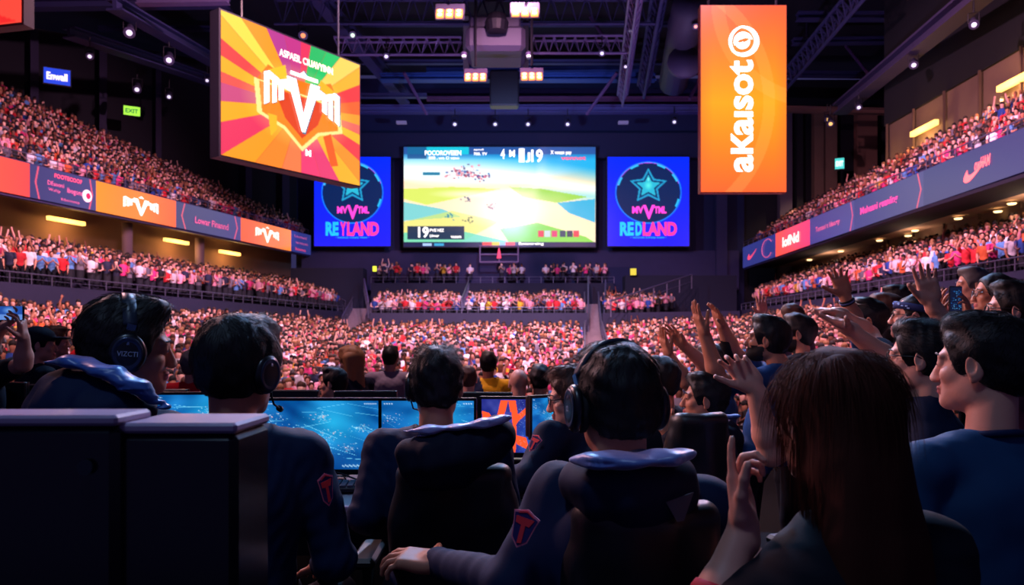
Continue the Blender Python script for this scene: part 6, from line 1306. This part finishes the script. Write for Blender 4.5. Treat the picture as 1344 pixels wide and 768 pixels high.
# ------------------------------------------------------------------ people standing on the hall floor
person('woman with long light brown hair bending forward beyond the monitors', head=W(460, 474, 7.0), yaw=70, pitch=-14, byaw=60, v=.008, hairstyle='thick', hair='blonde', tone='fair', female=True, top=('dark_vest', (20, 28, 50)), seed=51, ground=-.3, sc=1.05,
       long_hair=lambda h: [(lambda S: (S.ell(h.p(0, -.03, .02), (.10, .11, .10), h.M), S.cone(h.p(.07, -.04, .02), h.p(.07, -.05, .0) + A(.03, 0, -.36), .05, .030, .03), S.cone(h.p(0, -.07, .02), h.p(0, -.08, .0) + A(.03, .0, -.38), .06, .040, .04), S.cone(h.p(-.07, -.03, .02), h.p(-.07, -.04, .0) + A(.02, .0, -.34), .05, .034, .03), S.ell(h.p(0, .13, -.05), (.085, .11, .12), h.M, .01, 'cut'), S.mesh())[-1])(SDF(h.O - .4, h.O + .3, .009))])
person('man in grey sweater seen from behind beyond the monitors', head=W(513, 470, 8.0), yaw=-10, byaw=0, v=.009, hairstyle='short', hair='black', tone='fair', sleeve='long', top=('grey_sweater', (140, 126, 140)), seed=52, ground=-.3, bulk=1.12)
person('black-haired man facing left behind the wide blue monitor', head=W(437, 503, 6.0), yaw=80, v=.008, hairstyle='short', hair='black', tone='fair', top=('navy_tee', (18, 30, 56)), seed=53, ground=-.3, seated=True)
person('nearly bald man right of the middle player, seen from behind', head=W(614, 497, 6.8), yaw=10, v=.009, hairstyle='fade', hair='brown', tone='fair', top=('rose_tee', (150, 60, 90)), seed=54, ground=-.3, seated=True)
y5 = person('man in yellow and navy jersey seen from behind', head=W(641, 478, 7.6), yaw=0, v=.009, hairstyle='short', hair='black', tone='tan', top=('yellow_jersey', (246, 184, 30)), seed=55, ground=-.3, bulk=1.1)
V, F, = (lambda o: (np.array([v.co for v in o.data.vertices]) + wloc(o), np.array([list(p.vertices) for p in o.data.polygons])))([c for c in y5['root'].children if c.name.startswith('shirt')][0])
C5 = y5['C']; cc_ = V[F].mean(1) - C5; Vn, Fn = keep(V, F, (cc_[:, 0] < -.06 - cc_[:, 2] * .35) & (cc_[:, 2] > -.26)); mk('jersey_panel', C5 + (Vn - C5) * 1.012, Fn, CLOTH('navy_panel', (22, 34, 70)), y5['root'])
lettering('jersey_number', 'NRA', C5 + A(-.10, -.150, -.21), A(1, 0, 0), A(0, 0, 1), .20, .09, mat('jersey_ink', (20, 26, 50), .7), y5['root'], bold=.03)
person('bald man seen from behind, right of the yellow jersey', head=W(681, 503, 6.3), yaw=0, v=.008, hairstyle='bald', tone='fair', top=('lightblue_tee', (90, 120, 170)), seed=56, ground=-.3, seated=True, eyes=False)
person('dark-haired man in dark jacket right of the bald man', head=W(709, 498, 6.3), yaw=-5, v=.008, hairstyle='short', hair='dark', tone='tan', sleeve='long', top=('navy_b', (20, 30, 56)), seed=57, ground=-.3, seated=True)
cap = person('fan in black T-shirt and dark cap near the left edge', head=W(52, 453, 5.4), yaw=-62, v=.007, hairstyle='crop', hair='black', tone='fair', top=('black_tee', (18, 22, 36)), seed=58, ground=-.3)
h = cap['h']; S = SDF(h.O - .2, h.O + .22, .006); S.ell(h.p(0, -.01, .055), (.092, .11, .08), h.M); S.ell(h.p(0, .12, .05), (.06, .075, .010), h.M, .012); S.ell(h.p(0, .02, -.055), (.14, .16, .09), h.M, .005, 'cut'); tag(mk('cap', *S.mesh(), CLOTH('cap_dark', (26, 28, 44))), 'dark cap on the black-shirted fan near the left edge', 'cap')
person('brown-haired fan in profile right of the cap wearer', head=W(73, 449, 6.4), yaw=-70, v=.008, hairstyle='thick', hair='brown', tone='fair', top=('navy_tee', (18, 30, 56)), seed=59, ground=-.3)
person('boy in bright red T-shirt facing the camera beyond the cap wearer', head=W(106, 440, 7.6), yaw=165, v=.009, hairstyle='short', hair='dark', tone='fair', top=('red_tee', (226, 24, 40)), seed=60, ground=-.3)
person('grey-haired person in red T-shirt behind the leftmost player', head=W(253, 480, 6.4), yaw=10, v=.008, hairstyle='thick', hair='grey', tone='fair', top=('red_tee', (226, 24, 40)), seed=61, ground=-.3, seated=True)
person('fan holding a phone sideways at the left edge, arms raised', head=W(-22, 440, 4.3), yaw=-40, v=.007, hairstyle='short', hair='dark', tone='fair', top=('black_tee', (18, 22, 36)), seed=62, ground=-.3,
       arms=dict(R=arm(W(31, 478, 4.0), W(31, 444, 3.95), W(27, 412, 3.9), (-.8, -.2, 0), hand=dict(curls=[.5, .7, .9, 1.0])), L=arm(W(-30, 470, 4.0), W(4, 430, 3.95), W(24, 416, 3.9), (0, -.4, .6), hand=dict(curl=.5))))
# ------------------------------------------------------------------ light, air, lens
w = bpy.data.worlds.new('hall_air'); SC.world = w; w.use_nodes = True; bg = w.node_tree.nodes['Background']
bg.inputs[0].default_value = (.10, .09, .30, 1); bg.inputs[1].default_value = .30
PINK = (1., .46, .70); ROSE = (1., .55, .76); COOL = (.35, .5, 1.); VIO = (.6, .4, 1.)
# house lights over the stands: pink floods on the roof trusses
def flood(px, py, z, tgt, rgb, watts, size=75, r=.25):
    c = CP(px, py, z); return lamp_light(c, np.asarray(tgt, float) - c, rgb, watts, size, r)
def floodw(c, tgt, rgb, watts, size=75, r=.3): return lamp_light(np.asarray(c, float), np.asarray(tgt, float) - np.asarray(c, float), rgb, watts, size, r)
floodw((-6, 26, 21), (-12, 36, 1), ROSE, 23000, 95); floodw((0, 26, 21), (-1, 40, 1), ROSE, 24000, 90); floodw((6, 26, 21), (12, 34, 2), ROSE, 23000, 95)
floodw((-3, 8, 18), (-3, 21, 0), (1, .58, .66), 17000, 90); floodw((8, 14, 19), (14, 32, 4), PINK, 12000, 80)
floodw((-2, 30, 19), (-26, 42, 12), PINK, 22000, 60); floodw((4, 26, 18), (22, 40, 9), PINK, 18000, 70); floodw((-6, 20, 14), (-24, 34, 5), (1, .5, .5), 12000, 70)
floodw((0, 34, 21), (0, 58, 4), PINK, 13000, 70)
# violet wash on the roof steel; cool spot added for screen light on the wall
floodw((-8, 36, 6), (-6, 46, 24), VIO, 5200, 110); floodw((10, 36, 6), (10, 46, 24), VIO, 5200, 110); floodw((0, 46, 14), (0, 62, 12), COOL, 5000, 120)
floodw((-.9, .5, 4.3), (-.2, 2.3, .9), (.40, .62, 1.), 95, 75, .2); floodw((-1.8, 4.6, 3.2), (-.2, 1.85, .82), (1, .55, .55), 150, 26, .15)  # added unseen spots: blue fill over the players, rose on the nearest player's hand
floodw((3.2, 8.5, 4.2), (-1.0, 2.0, 1.35), (1, .5, .6), 420, 40, .25)  # added unseen pink spot for the leftmost player's face
# cool back light over the players' desks, rose side light on the right hand fans
floodw((-1.5, 9, 7.5), (-.4, 2.4, 1.1), (.26, .52, 1.), 2200, 60, .3); floodw((3.0, 9.5, 7), (1.0, 2.4, 1.2), (.30, .52, 1.), 1700, 60, .3)
floodw((-4.2, 4.6, 2.9), (2.4, 4.0, 1.45), (1, .56, .58), 520, 50, .25); floodw((-.2, 7.5, 3.6), (2.6, 3.0, 1.4), (1, .6, .66), 420, 45, .25)
floodw((-5.5, 6.5, 5.5), (2.2, 4.2, 1.4), (1, .5, .55), 1300, 60, .3); floodw((-1, 13, 8), (3, 4.5, 1.4), (1, .62, .66), 2600, 50, .3)
cam = bpy.data.cameras.new('camera'); co = bpy.data.objects.new('camera', cam); COL.objects.link(co)
co.location = (0, 0, EYE); co.rotation_euler = (math.radians(90), 0, 0); cam.sensor_width = 36; cam.sensor_fit = 'HORIZONTAL'
cam.lens = 36 * 1000 / 1344; cam.shift_y = 66 / 1344; cam.clip_end = 400
cam.dof.use_dof = True; cam.dof.focus_distance = 2.4; cam.dof.aperture_fstop = 5.6
SC.camera = co
SC.view_settings.view_transform = 'Standard'; SC.view_settings.look = 'None'; SC.view_settings.exposure = 0; SC.view_settings.gamma = 1
SC.view_settings.use_curve_mapping = False
try: SC.cycles.use_denoising = True; SC.cycles.sample_clamp_indirect = 4; SC.cycles.max_bounces = 5; SC.cycles.transparent_max_bounces = 6
except Exception as e: print(e)
